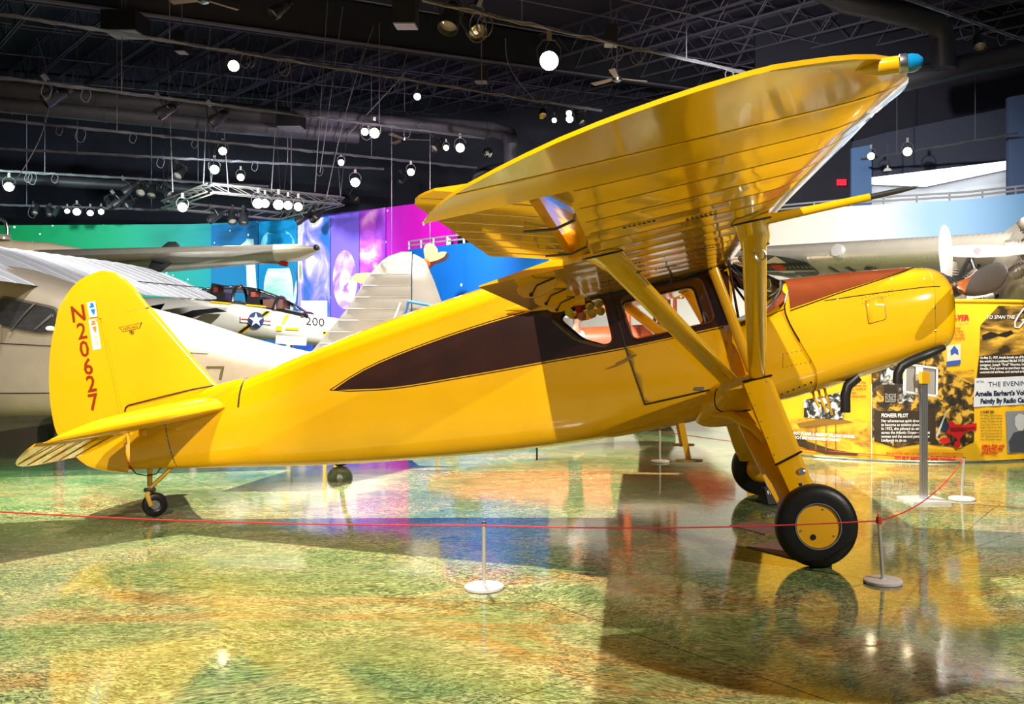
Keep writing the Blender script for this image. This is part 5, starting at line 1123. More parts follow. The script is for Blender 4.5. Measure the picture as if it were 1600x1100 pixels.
# propeller blade and nacelle
hb_ = at(222, 440, 16.2)
m = MB(); m.lathe([(.12,-.1),(.2,.0),(.18,.3),(.05,.45)], Bm(hb_), (.3,-1,0), 18); nc = m.build('propeller_hub', JBK, bom)
m = MB(); tip = at(278, 381, 16.2); d = (tip-hb_); rg = []
for r, w_ in ((.15,.10),(.4,.22),(.7,.30),(.9,.26),(1.0,.10)):
    p = hb_+d*r; n2 = Vector((-d.z, 0, d.x)).normalized()*-1; rg.append([Bm(p+n2*w_*.6*math.cos(q)+Vector((.0,-.03*math.sin(q),0))) for q in frange(0, 2*math.pi, 10)[:-1]])
m.loft(rg, True, True, True); m.build('propeller_blade', JBK, nc)
for gx in (-12.8, -11.0):
    m = MB(); m.tube([Bm((gx, 18.6, 2.9)), Bm((gx, 18.6, .4))], .1, 10); g_ = m.build('gear_leg', POL, bom); m = MB(); m.lathe([(.15,-.14),(.36,-.14),(.42,-.06),(.42,.06),(.36,.14),(.15,.14)], Bm((gx, 18.6, .42)), (0,1,0), 24, caps=False); m.build('wheel', RUB, g_)

# ================================================================ small orange aeroplane hung near the mural
ORG = mat('orange_fabric', (.85,.36,.06), .45, var=.05)
og = empty('orange_airplane', at(640, 420, 19.00), 0, 'small orange aeroplane hanging behind the grey fin before the mural', 'airplane')
def G(p): return Vector(p)-og.location
m = MB(); ax_ = [(at(686,402,19.60),.06),(at(670,412,19.40),.12),(at(645,424,19.10),.25),(at(615,434,18.80),.33),(at(592,440,18.50),.30),(at(580,442,18.40),.12)]
m.loft([[G(p+Vector((.25*math.cos(q)*r, math.cos(q)*r, math.sin(q)*r))) for q in frange(0, 2*math.pi, 16)[:-1]] for p, r in ax_], True, True, True); m.build('fuselage', mat('orange_red', (.75,.16,.03), .45), og)
m = MB(); m.prism([(664,403),(662,390),(664,383),(671,380),(679,383),(684,390),(684,400),(676,408)], lambda u, v, h: G(at(u, v, 19.45+h)), .06); m.build('fin', ORG, og)
m = MB(); m.prism([(668,405),(680,396),(692,393),(698,394),(694,401),(684,406),(672,409)], lambda u, v, h: G(at(u, v, 19.30)+Vector((0,h*6,-h*.6))), .06); m.build('stabilizer', ORG, og)
m = MB(); m.prism([(549,434),(556,428),(570,426),(600,427),(640,430),(640,446),(600,446),(566,443),(552,439)], lambda u, v, h: G(at(u, v, 18.50)+Vector((0,h*3,0))), .1); w_ = m.build('wing', ORG, og)
m = MB(); m.prism([(576,429),(584,434),(588,431),(590,440),(584,437),(577,437)], lambda u, v, h: G(at(u, v, 18.46)+Vector((0,-h,0))), .02); m.build('wing_mark', mat('mark_blue', (.03,.08,.4), .5), w_)
for px in (612, 672): tag(MB().tube([at(px, 425, 19.30), at(px, 425, 19.30)*Vector((1,1,0))+Vector((0,0,8.5))], .004, 5).build('hanging_wire', DSTEEL), ('left' if px < 650 else 'right')+' thin steel wire holding up the small orange aeroplane', 'wire', 'wires of the orange aeroplane')

# ================================================================ red aircraft and visitor seen through the cabin windows
REDA = mat('red_orange_skin', (.62,.12,.035), .4, var=.15); ra = empty('red_airplane', (.6, 18.0, 0), 0, 'red and cream aeroplane glimpsed through the yellow cabin windows', 'airplane')
def RA(p): return Vector(p)-ra.location
m = MB(); rg = []
for x, zt, zb, w_ in ((-3.2,1.5,1.2,.15),(-1.8,1.62,.95,.4),(-.4,1.78,.8,.5),(1.2,1.85,.8,.55),(2.4,1.8,.9,.5),(2.9,1.6,1.2,.3)):
    rg.append([RA((x, 18+math.copysign(abs(math.cos(q))**.6, math.cos(q))*w_, (zt+zb)/2+math.copysign(abs(math.sin(q))**.6, math.sin(q))*(zt-zb)/2)) for q in frange(0, 2*math.pi, 28)[:-1]])
m.loft(rg, True, True, True); m.build('fuselage', REDA, ra)
for z, y in ((2.75,18),(1.15,18)):
    m = MB(); m.loft([[RA((.4+u*1.5, 18+t, z+h)) for u, h in ((0,0),(.05,.07),(.35,.1),(1,0),(.35,-.05),(.05,-.04))] for t in frange(-3.6, 3.6, 8)], True, True, True); m.build('wing', mat('cream_fabric', (.66,.55,.40), .5), ra)
for t in (-2.4, -1.2, 1.2, 2.4):
    for x in (.7, 1.5):
        m = MB(); m.tube([RA((x,18+t,1.27)), RA((x,18+t,2.75))], .035, 8); m.build('strut', REDA, ra)
for sd in (-1, 1):
    m = MB(); m.lathe([(.1,-.08),(.3,-.08),(.36,-.03),(.36,.03),(.3,.08),(.1,.08)], RA((1.3,18+sd*.9,.36)), (0,1,0), 24, caps=False); wh = m.build('wheel', RUB, ra); m = MB(); m.tube([RA((1.3,18+sd*.85,.36)), RA((1.2,18+sd*.4,.95))], .05, 8); m.build('gear_leg', REDA, ra)
m = MB(); m.lathe([(.1,-.02),(.12,.0),(.1,.03)], RA((-3.1,18,.12)), (0,1,0), 14); m.build('tail_wheel', RUB, ra); m = MB(); m.tube([RA((-3.1,18,.12)), RA((-3.0,18,1.4))], .03, 6); m.build('tail_strut', REDA, ra)
def person(x, y, rz):
    e = empty('person', (x, y, 0), rz, 'person in a white t-shirt glimpsed standing beyond the rear cabin window', 'person')
    def skin(name, verts, edges, radii, mm):
        me = bpy.data.meshes.new(name); me.from_pydata(verts, edges, []); o = bpy.data.objects.new(name, me); COL.objects.link(o); o.parent = e; me.materials.append(mm)
        md = o.modifiers.new('s', 'SKIN'); md.use_smooth_shade = True
        for v, r in zip(me.skin_vertices[0].data, radii): v.radius = (r, r*.8)
        me.skin_vertices[0].data[0].use_root = True; o.modifiers.new('d', 'SUBSURF').levels = 2; return o
    SK = mat('skin', (.55,.30,.20), .55)
    V = [(0,0,.95),(0,0,1.2),(0,0,1.42),(0,-.01,1.53),(0,-.03,1.62),(0,-.02,1.74),(-.18,0,1.42),(-.23,-.02,1.15),(-.22,-.16,.98),(-.21,-.26,.94),(.18,0,1.42),(.23,-.02,1.15),(.22,-.12,.93),(.21,-.2,.86),(-.09,0,.9),(-.10,-.02,.5),(-.10,.02,.1),(-.10,-.14,.04),(.09,0,.9),(.10,0,.5),(.11,.04,.1),(.11,-.12,.04)]
    E_e = [(0,1),(1,2),(2,3),(3,4),(4,5),(2,6),(6,7),(7,8),(8,9),(2,10),(10,11),(11,12),(12,13),(0,14),(14,15),(15,16),(16,17),(0,18),(18,19),(19,20),(20,21)]
    skin('body', V, E_e, [.15,.14,.15,.055,.09,.085,.06,.045,.036,.03,.06,.045,.036,.03,.10,.065,.05,.04,.10,.065,.05,.04], SK)
    skin('t_shirt', [(0,0,.93),(0,0,1.2),(0,0,1.41),(-.19,0,1.42),(-.235,-.01,1.2),(.19,0,1.42),(.235,-.01,1.2)], [(0,1),(1,2),(2,3),(3,4),(2,5),(5,6)], [.18,.175,.18,.085,.08,.085,.08], mat('white_cotton', (.8,.8,.8), .8))
    skin('trousers', [(0,0,.98),(-.09,0,.88),(-.10,-.02,.5),(-.10,.02,.1),(.09,0,.88),(.10,0,.5),(.11,.04,.1)], [(0,1),(1,2),(2,3),(0,4),(4,5),(5,6)], [.17,.12,.085,.075,.12,.085,.075], mat('navy_cloth', (.02,.03,.06), .8))
    m = MB(); m.lathe([(.0,.105),(.06,.09),(.095,.045),(.10,0),(.09,-.05)], (0,-.0,1.72), (0,.25,1), 16); m.build('hair', mat('grey_hair', (.25,.22,.2), .8), e)
    m = MB(); m.lathe([(.0,.035),(.014,.0),(.018,-.02)], (0,-.12,1.66), (0,-1,.3), 8); m.build('nose', SK, e)
    for sx in (-1, 1):
        m = MB(); m.lathe([(0,.012),(.01,.006),(.012,0)], (sx*.035,-.105,1.70), (0,-1,0), 8); m.build('eye', JBK, e)
        m = MB(); m.lathe([(0,.02),(.025,.012),(.03,0)], (sx*.085,-.01,1.68), (sx,0,0), 10); m.build('ear', SK, e)
        for k in range(5): m = MB(); m.tube([(sx*.21+.014*(k-2),-.23 if sx > 0 else -.28,.85 if sx > 0 else .93),(sx*.21+.016*(k-2),-.27 if sx > 0 else -.32,.80 if sx > 0 else .92)], [.009,.007], 6); m.build('finger', SK, e)
    m = MB(); m.tube([(-.03,-.108,1.60),(0,-.112,1.597),(.03,-.108,1.60)], .006, 6); m.build('mouth', mat('lips', (.4,.12,.1), .6), e)
PSX = at(899,520,14.2).x
person(PSX, 14.2, R(70)); bpy.data.objects['person'].location.z = .22
tag(MB().box((PSX,14.2,.105), (1.2,.9,.21)).build('low_platform', mat('platform_grey', (.25,.24,.23), .6)), 'low grey platform under the person beyond the yellow fuselage', 'platform')
# ================================================================ the hall: walls
def ramp_mat(name, axis, lo, hi, stops, stars=0., neb=.25, rough=.6, nscale=.35, starscale=3.2):
    m = bpy.data.materials.new(name); m.use_nodes = True; nt = m.node_tree; b = nt.nodes['Principled BSDF']; N = nt.nodes.new; L = nt.links.new
    g = N('ShaderNodeNewGeometry'); sp_ = N('ShaderNodeSeparateXYZ'); L(g.outputs['Position'], sp_.inputs[0])
    mr = N('ShaderNodeMapRange'); mr.inputs['From Min'].default_value = lo; mr.inputs['From Max'].default_value = hi; L(sp_.outputs[axis], mr.inputs['Value'])
    n = N('ShaderNodeTexNoise'); n.inputs['Scale'].default_value = nscale; n.inputs['Detail'].default_value = 5; L(g.outputs['Position'], n.inputs['Vector'])
    ma = N('ShaderNodeMath'); ma.operation = 'MULTIPLY_ADD'; L(n.outputs['Fac'], ma.inputs[0]); ma.inputs[1].default_value = neb*.5; L(mr.outputs[0], ma.inputs[2])
    sb = N('ShaderNodeMath'); sb.operation = 'SUBTRACT'; L(ma.outputs[0], sb.inputs[0]); sb.inputs[1].default_value = neb*.25
    r = N('ShaderNodeValToRGB'); e = r.color_ramp.elements
    while len(e) < len(stops): e.new(.5)
    for k, (p, c) in enumerate(stops): e[k].position = p; e[k].color = (*c, 1)
    L(sb.outputs[0], r.inputs['Fac']); out = r.outputs[0]
    if stars:
        v = N('ShaderNodeTexVoronoi'); v.inputs['Scale'].default_value = starscale; L(g.outputs['Position'], v.inputs['Vector'])
        lt = N('ShaderNodeMath'); lt.operation = 'LESS_THAN'; L(v.outputs['Distance'], lt.inputs[0]); lt.inputs[1].default_value = stars
        mx = N('ShaderNodeMix'); mx.data_type = 'RGBA'; L(lt.outputs[0], mx.inputs[0]); L(out, mx.inputs[6]); mx.inputs[7].default_value = (.7,.95,.95,1); out = mx.outputs[2]
    L(out, b.inputs['Base Color']); b.inputs['Roughness'].default_value = rough
    return m
NAVY = mat('navy_wall', (.016,.017,.03), .7, var=.1); SLATE = mat('slate_blue_wall', (.06,.07,.11), .7)
def struct(o, label=None): o['kind'] = 'structure'; (label and o.__setitem__('label', label)); return o
def wall_strip(name, pts, z0, z1, mm, th=.2, label=None):
    m = MB(); rg = []
    for i, (x, y) in enumerate(pts):
        a = Vector(pts[max(i-1, 0)]); b = Vector(pts[min(i+1, len(pts)-1)]); t = (b-a).normalized(); n = Vector((-t.y, t.x))
        zt = z1[i] if isinstance(z1, (list, tuple)) else z1
        rg.append([Vector((x, y, z0)), Vector((x, y, zt)), Vector((x+n.x*th, y+n.y*th, zt)), Vector((x+n.x*th, y+n.y*th, z0))])
    m.loft(rg, True, True, True); return struct(m.build(name, mm, None, 30), label)
def pxw(px, Y): return ((px-CX)/FPX*Y, Y)
MW = [(-200,28.6),(-60,28.4),(100,28.3),(200,28.2),(300,28.1),(350,27.8),(400,27.3),(450,26.8),(500,26.1),(550,25.4),(600,24.7),(640,24.1),(672,23.6),(705,23.2)]
mural = ramp_mat('mural_with_light_wash', 0, -20, -3.6, [(.0,(.0,.26,.05)),(.30,(.0,.28,.13)),(.48,(.0,.26,.26)),(.60,(.0,.15,.40)),(.74,(.03,.09,.58)),(.84,(.30,.04,.64)),(.92,(.82,.01,.70)),(1,(.88,.0,.62))], .13, .04)  # coloured light along the wall is painted into the mural as a ramp
wl = wall_strip('wall_back', [pxw(*p) for p in MW], 0, 5.2, mural, .25, 'curved wall with a space mural, its green to magenta light wash painted in')
MWt = [(p[0], p[1]) for p in MW]
struct(wall_strip('reflection_block_back', [pxw(p, d-.3) for p, d in MW[:6]], 0, 2.55, mat('reflection_block_dark', (.05,.022,.012), .7), .28), 'dark band added along the mural foot to block its floor reflection')  # added dark strip that keeps the green wall out of the floor reflection
def on_wall(px, py, off): Y = interp(MWt, px)[0]-off; return at(px, py, Y)
def wall_panel(name, poly, mm, off, th, label=None, parent=None, cat='panel', sub=5):
    pp = []
    for i in range(len(poly)):
        a, b = poly[i], poly[(i+1) % len(poly)]; pp += [(lerp(a[0], b[0], k/sub), lerp(a[1], b[1], k/sub)) for k in range(sub)]
    m = MB(); m.prism(pp, lambda u, v, h: on_wall(u, v, off+h), th); o = m.build(name, mm, parent, 0)
    if parent is None: tag(o, label, cat)
    return o
def oval(cx, cy, rx_, ry_, n=30): return [(cx+rx_*math.cos(t), cy+ry_*math.sin(t)) for t in frange(0, 2*math.pi, n)[:-1]]
MOON = print_mat('moon_surface', [(.36,(.22,.55,.60)),(.5,(.5,.8,.82)),(.62,(.85,.95,.95))], 1.1, dist=1.)
mp_ = wall_panel('mural_panel', [(330,352),(403,347),(403,520),(330,520)], ramp_mat('teal_sky', 2, 0, 5, [(0,(.0,.22,.33)),(1,(.0,.13,.36))], .11), .06, .03, 'teal mural panel with a large pale moon, left of the ringed planet panel')
wall_panel('moon', [p for p in oval(391,425,49,52) if p[0] < 402.5]+[(402.5,475)], MOON, .10, .012, parent=mp_, sub=1)
sp__ = wall_panel('mural_panel', [(404,347),(464,341),(464,520),(404,520)], ramp_mat('blue_sky_panel', 2, 0, 5, [(0,(.0,.10,.30)),(1,(.0,.24,.52))], 0), .06, .03, 'blue mural panel with a pale ringed planet')
wall_panel('planet_ring', [(434+27*math.cos(t), 385+28*math.sin(t)) for t in frange(math.pi*.98, math.pi*2.02, 20)]+[(434+19*math.cos(t), 387+20*math.sin(t)) for t in frange(math.pi*2.02, math.pi*.98, 20)], mat('ring_cyan', (.15,.55,.70), .6), .10, .01, parent=sp__, sub=1)
wall_panel('planet_ring', [(434+16*math.cos(t), 392+20*math.sin(t)) for t in frange(math.pi*.98, math.pi*2.02, 20)]+[(434+9*math.cos(t), 394+11*math.sin(t)) for t in frange(math.pi*2.02, math.pi*.98, 20)], mat('ring_pale', (.55,.85,.9), .6), .10, .01, parent=sp__, sub=1)
wall_panel('planet', [p for p in oval(438,452,26,48)], print_mat('planet_bands', [(.40,(.30,.62,.55)),(.5,(.52,.78,.60)),(.6,(.68,.85,.66))], .6, (1,1,5), dist=.2), .10, .012, parent=sp__, sub=1)
wall_panel('planet_ring', [(430+36*math.cos(t), 455+66*math.sin(t)) for t in frange(-math.pi*.45, math.pi*.10, 20) if 430+36*math.cos(t) < 463.5]+[(430+28*math.cos(t), 455+58*math.sin(t)) for t in frange(math.pi*.10, -math.pi*.45, 20)], mat('ring_deep', (.02,.20,.38), .6), .12, .01, parent=sp__, sub=1)
NEB = print_mat('pillar_nebula', [(.36,(.02,.14,.46)),(.45,(.14,.16,.58)),(.53,(.36,.32,.70)),(.60,(.72,.70,.85)),(.68,(.30,.36,.14))], .75, (1.6,1,.8), 8, 1.6)
wall_panel('mural_panel', [(465,346),(516,338),(516,520),(465,520)], NEB, .06, .04, 'mural panel printed with a towering pale nebula, right of the ringed planet')
sn = wall_panel('mural_panel', [(517,338),(561,331),(561,520),(517,520)], ramp_mat('violet_panel', 2, 1, 5, [(0,(.16,.10,.60)),(1,(.18,.12,.72))], .0), .06, .03, 'violet mural panel printed with a glowing ring nebula')
wall_panel('ring_nebula', oval(539,437,19,46), print_mat('nebula_lilac', [(.38,(.24,.12,.62)),(.5,(.44,.28,.74)),(.62,(.75,.66,.88))], 1.3, dist=1.4), .10, .01, parent=sn, sub=1)
wall_panel('ring_core', oval(539.5,440,9,20), print_mat('nebula_core', [(.4,(.30,.12,.62)),(.55,(.85,.70,.95))], 2.5, dist=1.), .12, .01, parent=sn, sub=1)
wall_panel('mural_panel', [(562,331),(602,324),(602,520),(562,520)], print_mat('pink_starfield', [(.40,(.30,.05,.60)),(.52,(.52,.10,.66)),(.60,(.70,.28,.76)),(.72,(.9,.75,.95))], 1.6, dist=.8, detail=9), .06, .03, 'pink mural panel full of stars beside the magenta wall')

# left blue parapet, right parapet with sky mural, railings
bw = [pxw(638,24.3-1.3), pxw(690,22.0), pxw(760,21.0), pxw(850,20.1)]
wall_strip('wall_parapet', bw, 0, 3.87, ramp_mat('deep_blue_mural', 2, 0, 4, [(0,(.0,.13,.50)),(1,(.0,.17,.62))], .09, .5, starscale=2.0), .2, 'blue starry parapet wall of the raised walkway')
PR = [(850,27.6),(1000,26.5),(1120,25.2),(1230,24.0),(1330,23.2),(1420,22.6),(1510,22.0),(1600,21.3),(1720,20.6)]
skyw = ramp_mat('sky_mural', 0, 3.5, 11, [(0,(.80,.77,.64)),(.38,(.84,.80,.70)),(.52,(.78,.80,.88)),(.66,(.38,.62,.90)),(1,(.16,.45,.85))], 0, .35)
wall_strip('wall_gallery', [pxw(*p) for p in PR], 0, [1.49+(535-y)/1400*d for y, (p, d) in zip((375,360,343,331,322,317,312,302,296), PR)], skyw, .2, 'pale cream to sky-blue mural wall below the gallery railing')
RAIL = mat('white_rail', (.5,.5,.52), .3, .3)
def railing(name, pts, label, h=.32, n=12):
    r = empty(name, (pts[0].x, pts[0].y, pts[0].z), 0, label, 'railing'); o = r.location
    L = [p-Vector(o) for p in pts]
    for k in (1., .5):
        MB().tube([p+Vector((0,0,h*k)) for p in L], .025, 8).build('rail', RAIL, r)
    tot = len(L)-1
    for i in range(n+1):
        t = i/n*tot; a = min(int(t), tot-1); p = L[a].lerp(L[a+1], t-a); MB().box(p+Vector((0,0,h/2)), (.035,.035,h)).build('baluster', RAIL, r)
    return r
railing('gallery_railing', [Vector((x, y+.1, 3.87)) for x, y in bw], 'white railing on top of the blue starry parapet', .22, 8)
railing('gallery_railing', [Vector((*pxw(p, d+.1), 1.49+(535-y)/1400*d)) for y, (p, d) in zip((375,360,343,331,322,317,312,302,296), PR)], 'white railing above the cream and sky-blue wall', .2, 14)

# dark outer walls and the gallery recess at upper right
m = MB(); m.box((0, 36.2, 6), (70, .3, 13)); struct(m.build('wall_far', NAVY, None, 0))
m = MB(); m.box((-24, 17, 6), (.3, 40, 13)); struct(m.build('wall_left', NAVY, None, 0))
m = MB(); m.box((20, 17, 6), (.3, 40, 13)); struct(m.build('wall_right', NAVY, None, 0))
def quad_wall(name, pix, Y, mm, th=.15, label=None):
    m = MB(); m.prism(pix, lambda u, v, h: at(u, v, Y)+Vector((0, h, 0)), th); return struct(m.build(name, mm, None, 0), label)
BLU = mat('lit_blue_wall', (.12,.24,.50), .6); PALE = mat('pale_gallery_wall', (.60,.64,.70), .6, var=.08, vscale=1)  # blue of the lit wall edge carries its light in the base colour
quad_wall('wall_soffit', [(1385,207),(1575,168),(1700,140),(1700,225),(1575,250),(1362,276),(1330,290),(1330,222)], 26.2, SLATE, label='slate blue soffit wall above the gallery')
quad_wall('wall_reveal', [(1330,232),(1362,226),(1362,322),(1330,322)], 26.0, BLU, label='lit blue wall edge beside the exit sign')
quad_wall('wall_pier', [(1180,150),(1330,150),(1330,330),(1180,330)], 26.1, NAVY, label='dark pier carrying the exit sign')
quad_wall('wall_column', [(1576,152),(1740,120),(1740,310),(1576,310)], 22.6, mat('column_blue', (.09,.14,.27), .6), label='blue column at the right edge')
quad_wall('wall_upper', [(1180,-40),(1760,-40),(1760,160),(1575,172),(1385,209),(1330,225),(1180,225)], 26.6, NAVY, label='dark upper wall')
gp = [at(1362,288,29.5), at(1600,262,29.5)]
quad_wall('wall_gallery_back', [(1350,240),(1660,220),(1660,330),(1350,330)], 30.5, PALE, label='pale wall of the bright gallery')
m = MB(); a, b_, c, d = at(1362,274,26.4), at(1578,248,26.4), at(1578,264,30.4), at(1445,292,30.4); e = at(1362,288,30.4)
m.add([a, b_, c, d, e], [(0,1,2,3,4)]); lc = struct(m.build('ceiling_gallery', glow('gallery_ceiling_glow', (1,1,1), 2.2), None, 0, fixn=False), 'bright white gallery ceiling, its light put in as glow')  # ceiling is no lamp; its brightness is put in as emission
ex = empty('exit_sign', at(1315, 285, 25.9), 0, 'small red lit exit sign on the dark pier', 'sign')
MB().box((0,0,0), (.26,.06,.17)).build('housing', glow('exit_red', (.9,.01,.03), 1.6), ex); b = MB(); put_text(b, 'EXIT', 0, -.035, .075, lambda u, v: Vector((u,-.035,v)), .02, align=.5); b.build('lettering', mat('exit_dark', (.12,.0,.0), .5), ex, 0)
tag(MB().box(at(701,378,23.0), (.12,.06,.18)).build('wall_box', WHP), 'small white box on the dark wall beside the magenta mural', 'box')

# ================================================================ ceiling: deck, girders, open-web joists
G0, G1 = at(0, -6, 18.0), at(810, 104, 26.76); gd = (G1-G0).normalized(); jd = Vector((-.893, 1, .06)).normalized(); nrm = gd.cross(jd).normalized()
if nrm.z < 0: nrm = -nrm
GM = G0.lerp(G1, .5)
def roof(a, b, h): return GM+gd*a+jd*b+nrm*h
DECK = mat('roof_deck', (.042,.037,.072), .8, var=.15, vscale=.5); IRON = mat('painted_iron', (.14,.13,.165), .6); IRONL = mat('joist_iron', (.085,.078,.11), .55); GIRD = mat('girder_black', (.014,.014,.018), .6)
m = MB(); m.prism([(-34,-14),(34,-14),(34,30),(-34,30)], lambda u, v, h: roof(u, v, 1.15+h), .2); ceil = struct(m.build('ceiling', DECK, None, 0), 'dark metal roof deck on steel joists')
for bb in (-13, 0, 13):
    m = MB(); A, B = roof(-30, bb, 0), roof(30, bb, 0)
    def bar(dw, dh, w_, h_):
        return [[P+jd*(dw+sx*w_/2)+nrm*(dh+sy*h_/2) for sx, sy in ((-1,-1),(1,-1),(1,1),(-1,1))] for P in (A, B)]
    m.loft(bar(0, .5, .05, 1.1)); gw = m.build('girder', GIRD, ceil, 0)
    m = MB(); m.loft(bar(0, 0, .34, .05)); m.build('girder_flange', IRON, gw, 0)
jm = None
for k in range(-18, 16):
    for b0, b1 in ((.2, 12.8), (-12.8, -.2)):
        if b0 < 0 and k < 5: continue
        m = MB(); o0 = roof(0, b0, .14); Lj = b1-b0
        dirs = jd; n = 18
        for sd in (-.035, .035):
            m.loft([[p+gd*(sd+u)+nrm*v for u, v in ((-.02,-.02),(.02,-.02),(.02,.02),(-.02,.02))] for p in (Vector(), jd*Lj)]); m.loft([[p+gd*(sd+u)+nrm*(v+.8) for u, v in ((-.02,-.02),(.02,-.02),(.02,.02),(-.02,.02))] for p in (Vector(), jd*Lj)])
        for i in range(n):
            a = jd*Lj*i/n+nrm*(.0 if i % 2 == 0 else .8); b = jd*Lj*(i+1)/n+nrm*(.8 if i % 2 == 0 else .0); m.tube([a, b], .016, 4)
        if jm is None: o = m.build('roof_joist', IRONL, ceil, 0); jm = o.data
        else: o = bpy.data.objects.new('roof_joist', jm); COL.objects.link(o); o.parent = ceil
        o.location = roof(k*1.45, b0, .14)
# bridging bars across the joists
for bb in (3, 6.3, 9.6, -3, -6.3, -9.6):
    m = MB(); m.tube([roof(-26, bb, .2), roof(24, bb, .2)], .018, 4); m.build('bridging_bar', IRON, ceil)
    m = MB(); m.tube([roof(-26, bb, .9), roof(24, bb, .9)], .018, 4); m.build('bridging_bar', IRON, ceil)

# ducts
DUCT = mat('grey_duct', (.075,.072,.085), .55, .2, var=.1, vscale=1.5); DUCTD = mat('dark_duct', (.03,.03,.036), .5, .2)
def duct(pts, r, mm, label):
    m = MB(); m.tube(pts, r, 20); o = tag(m.build('air_duct', mm), label, 'duct')
    for p, q in zip(pts, pts[1:]):
        n = max(1, int((q-p).length/1.6)); t = (q-p).normalized()
        for k in range(1, n):
            c = p.lerp(q, k/n); MB().lathe([(r+.002,-.02),(r+.014,-.015),(r+.014,.015),(r+.002,.02)], c, t, 20).build('duct_seam', mm, o)
    return o
duct([atz(-140,120,7.4), atz(400,178,7.4), atz(770,203,7.4), atz(795,210,7.35), at(800,232,24.6), at(800,262,24.6)], .23, DUCT, 'upper of two parallel grey air ducts crossing the left ceiling, with a down-turned end')
duct([atz(-140,147,7.1), atz(300,190,7.1), atz(560,212,7.1)], .22, DUCT, 'lower of two parallel grey air ducts crossing the left ceiling')
duct([at(1180,-70,19.5), at(1320,2,19.5), at(1430,26,19.6), at(1462,36,19.7), at(1474,58,19.8), at(1475,108,19.8)], .26, DUCTD, 'thick dark air duct with an elbow at the upper right')
duct([at(1390,130,20.4), at(1445,118,20.2), at(1520,100,20.0), at(1640,76,19.6)], .25, DUCTD, 'dark air duct slanting down behind the blue wing light')
duct([at(738,290,27), at(742,275,27), at(760,266,27), at(830,250,26.4), at(950,228,26)], .12, DUCTD, 'thin dark duct bent down above the left wing tip')
duct([atz(-140,270,6.6), atz(300,296,6.6), atz(560,314,6.6)], .18, DUCTD, 'far dark duct low above the green mural')

# lighting pipes with cables
PIPE = mat('grey_pipe', (.10,.097,.105), .45, .3); CABLE = mat('cable', (.09,.09,.10), .6); PIPEB = mat('bluish_pipe', (.2,.25,.33), .4, .3)
def pipe(p0, p1, label, r=.032, mm=PIPE, loops=3, seed=1):
    rnd = random.Random(seed); m = MB(); m.tube([p0, p1], r, 8); o = tag(m.build('lighting_pipe', mm), label, 'pipe')
    L = (p1-p0).length; n = max(4, int(L/1.1))
    for c in range(2):
        pts = []
        for i in range(n*6+1):
            t = i/(n*6); pts.append(p0.lerp(p1, t)+Vector((0, -.03-.02*c, .02-.10*abs(math.sin(math.pi*i/6+c))*(.4+rnd.random()*.3))))
        MB().tube(pts, .012, 4).build('cable', CABLE, o)
    for k in range(loops):
        t = rnd.uniform(.1, .95); c = p0.lerp(p1, t); rr_ = rnd.uniform(.10, .2)
        MB().tube([c+Vector((math.cos(a)*rr_*.7, .02*math.sin(3*a), -rr_+math.sin(a)*rr_)) for a in frange(0, 4*math.pi, 24)], .010, 4).build('cable_coil', CABLE, o)
    for k in range(max(2, int(L/6))):
        t = (k+.5)/max(2, int(L/6)); c = p0.lerp(p1, t); MB().tube([c, Vector((c.x, c.y, c.z+max(.5, 9.0-c.z)))], .009, 5).build('drop_rod', IRON, o)
    return o
pipe(atz(-60,12,7.0), atz(940,173,7.0), 'long lighting pipe with cables running from the upper left to above the wing', loops=6, seed=3)
pipe(atz(-60,113,6.6), atz(757,216,6.6), 'second lighting pipe crossing in front of the parallel ducts', loops=5, seed=5)
pipe(atz(-60,181,6.3), atz(745,262,6.3), 'third lighting pipe below the parallel ducts', loops=4, seed=7)
pipe(atz(-60,229,6.2), atz(600,264,6.2), 'fourth lighting pipe, lower and farther than the ducts', loops=3, seed=9)
pipe(atz(-60,263,6.1), atz(420,291,6.1), 'fifth lighting pipe above the hanging truss', loops=3, seed=11)
pipe(atz(-60,318,5.6), atz(330,330,5.6), 'lowest far lighting pipe above the green mural', loops=1, seed=13)
pipe(atz(660,0,6.8), atz(1180,117,6.8), 'lighting pipe with coiled cables above the middle of the wing', loops=6, seed=15)
pipe(atz(1400,-8,7.6), atz(1660,84,7.6), 'bluish lighting pipe at the upper right corner', mm=PIPEB, loops=2, seed=17)
pipe(at(1345,249,24.5), at(1590,208,22.0), 'thin lighting pipe in front of the gallery opening', r=.02, loops=0, seed=19)
# ================================================================ hanging square truss
TRM = mat('truss_alloy', (.30,.28,.26), .35, .7)
tz = 5.25; TC = [atz(258,320,tz), atz(330,294,tz), atz(532,314,tz), atz(440,338,tz)]
trs = empty('lighting_truss', (TC[0]+TC[2])/2, 0, 'square silver lighting truss hung on cables above the jet', 'truss')
o_ = Vector(trs.location)
for i in range(4):
    a, b = TC[i]-o_, TC[(i+1) % 4]-o_; L = (b-a).length; t = (b-a).normalized(); s_ = t.cross(Vector((0,0,1))); cc = [s_*.1+Vector((0,0,.1)), s_*-.1+Vector((0,0,.1)), s_*.1-Vector((0,0,.1)), s_*-.1-Vector((0,0,.1))]
    m = MB()
    for c in cc: m.tube([a+c, b+c], .022, 6)
    n = max(4, int(L/.45))
    for k in range(n):
        p, q = a.lerp(b, k/n), a.lerp(b, (k+1)/n); m.tube([p+cc[k % 2], q+cc[2+k % 2]], .011, 4); m.tube([p+cc[1-k % 2], q+cc[3-k % 2]], .011, 4); m.tube([p+cc[0], q+cc[1]], .011, 4)
    m.build('truss_beam', TRM, trs, 0)
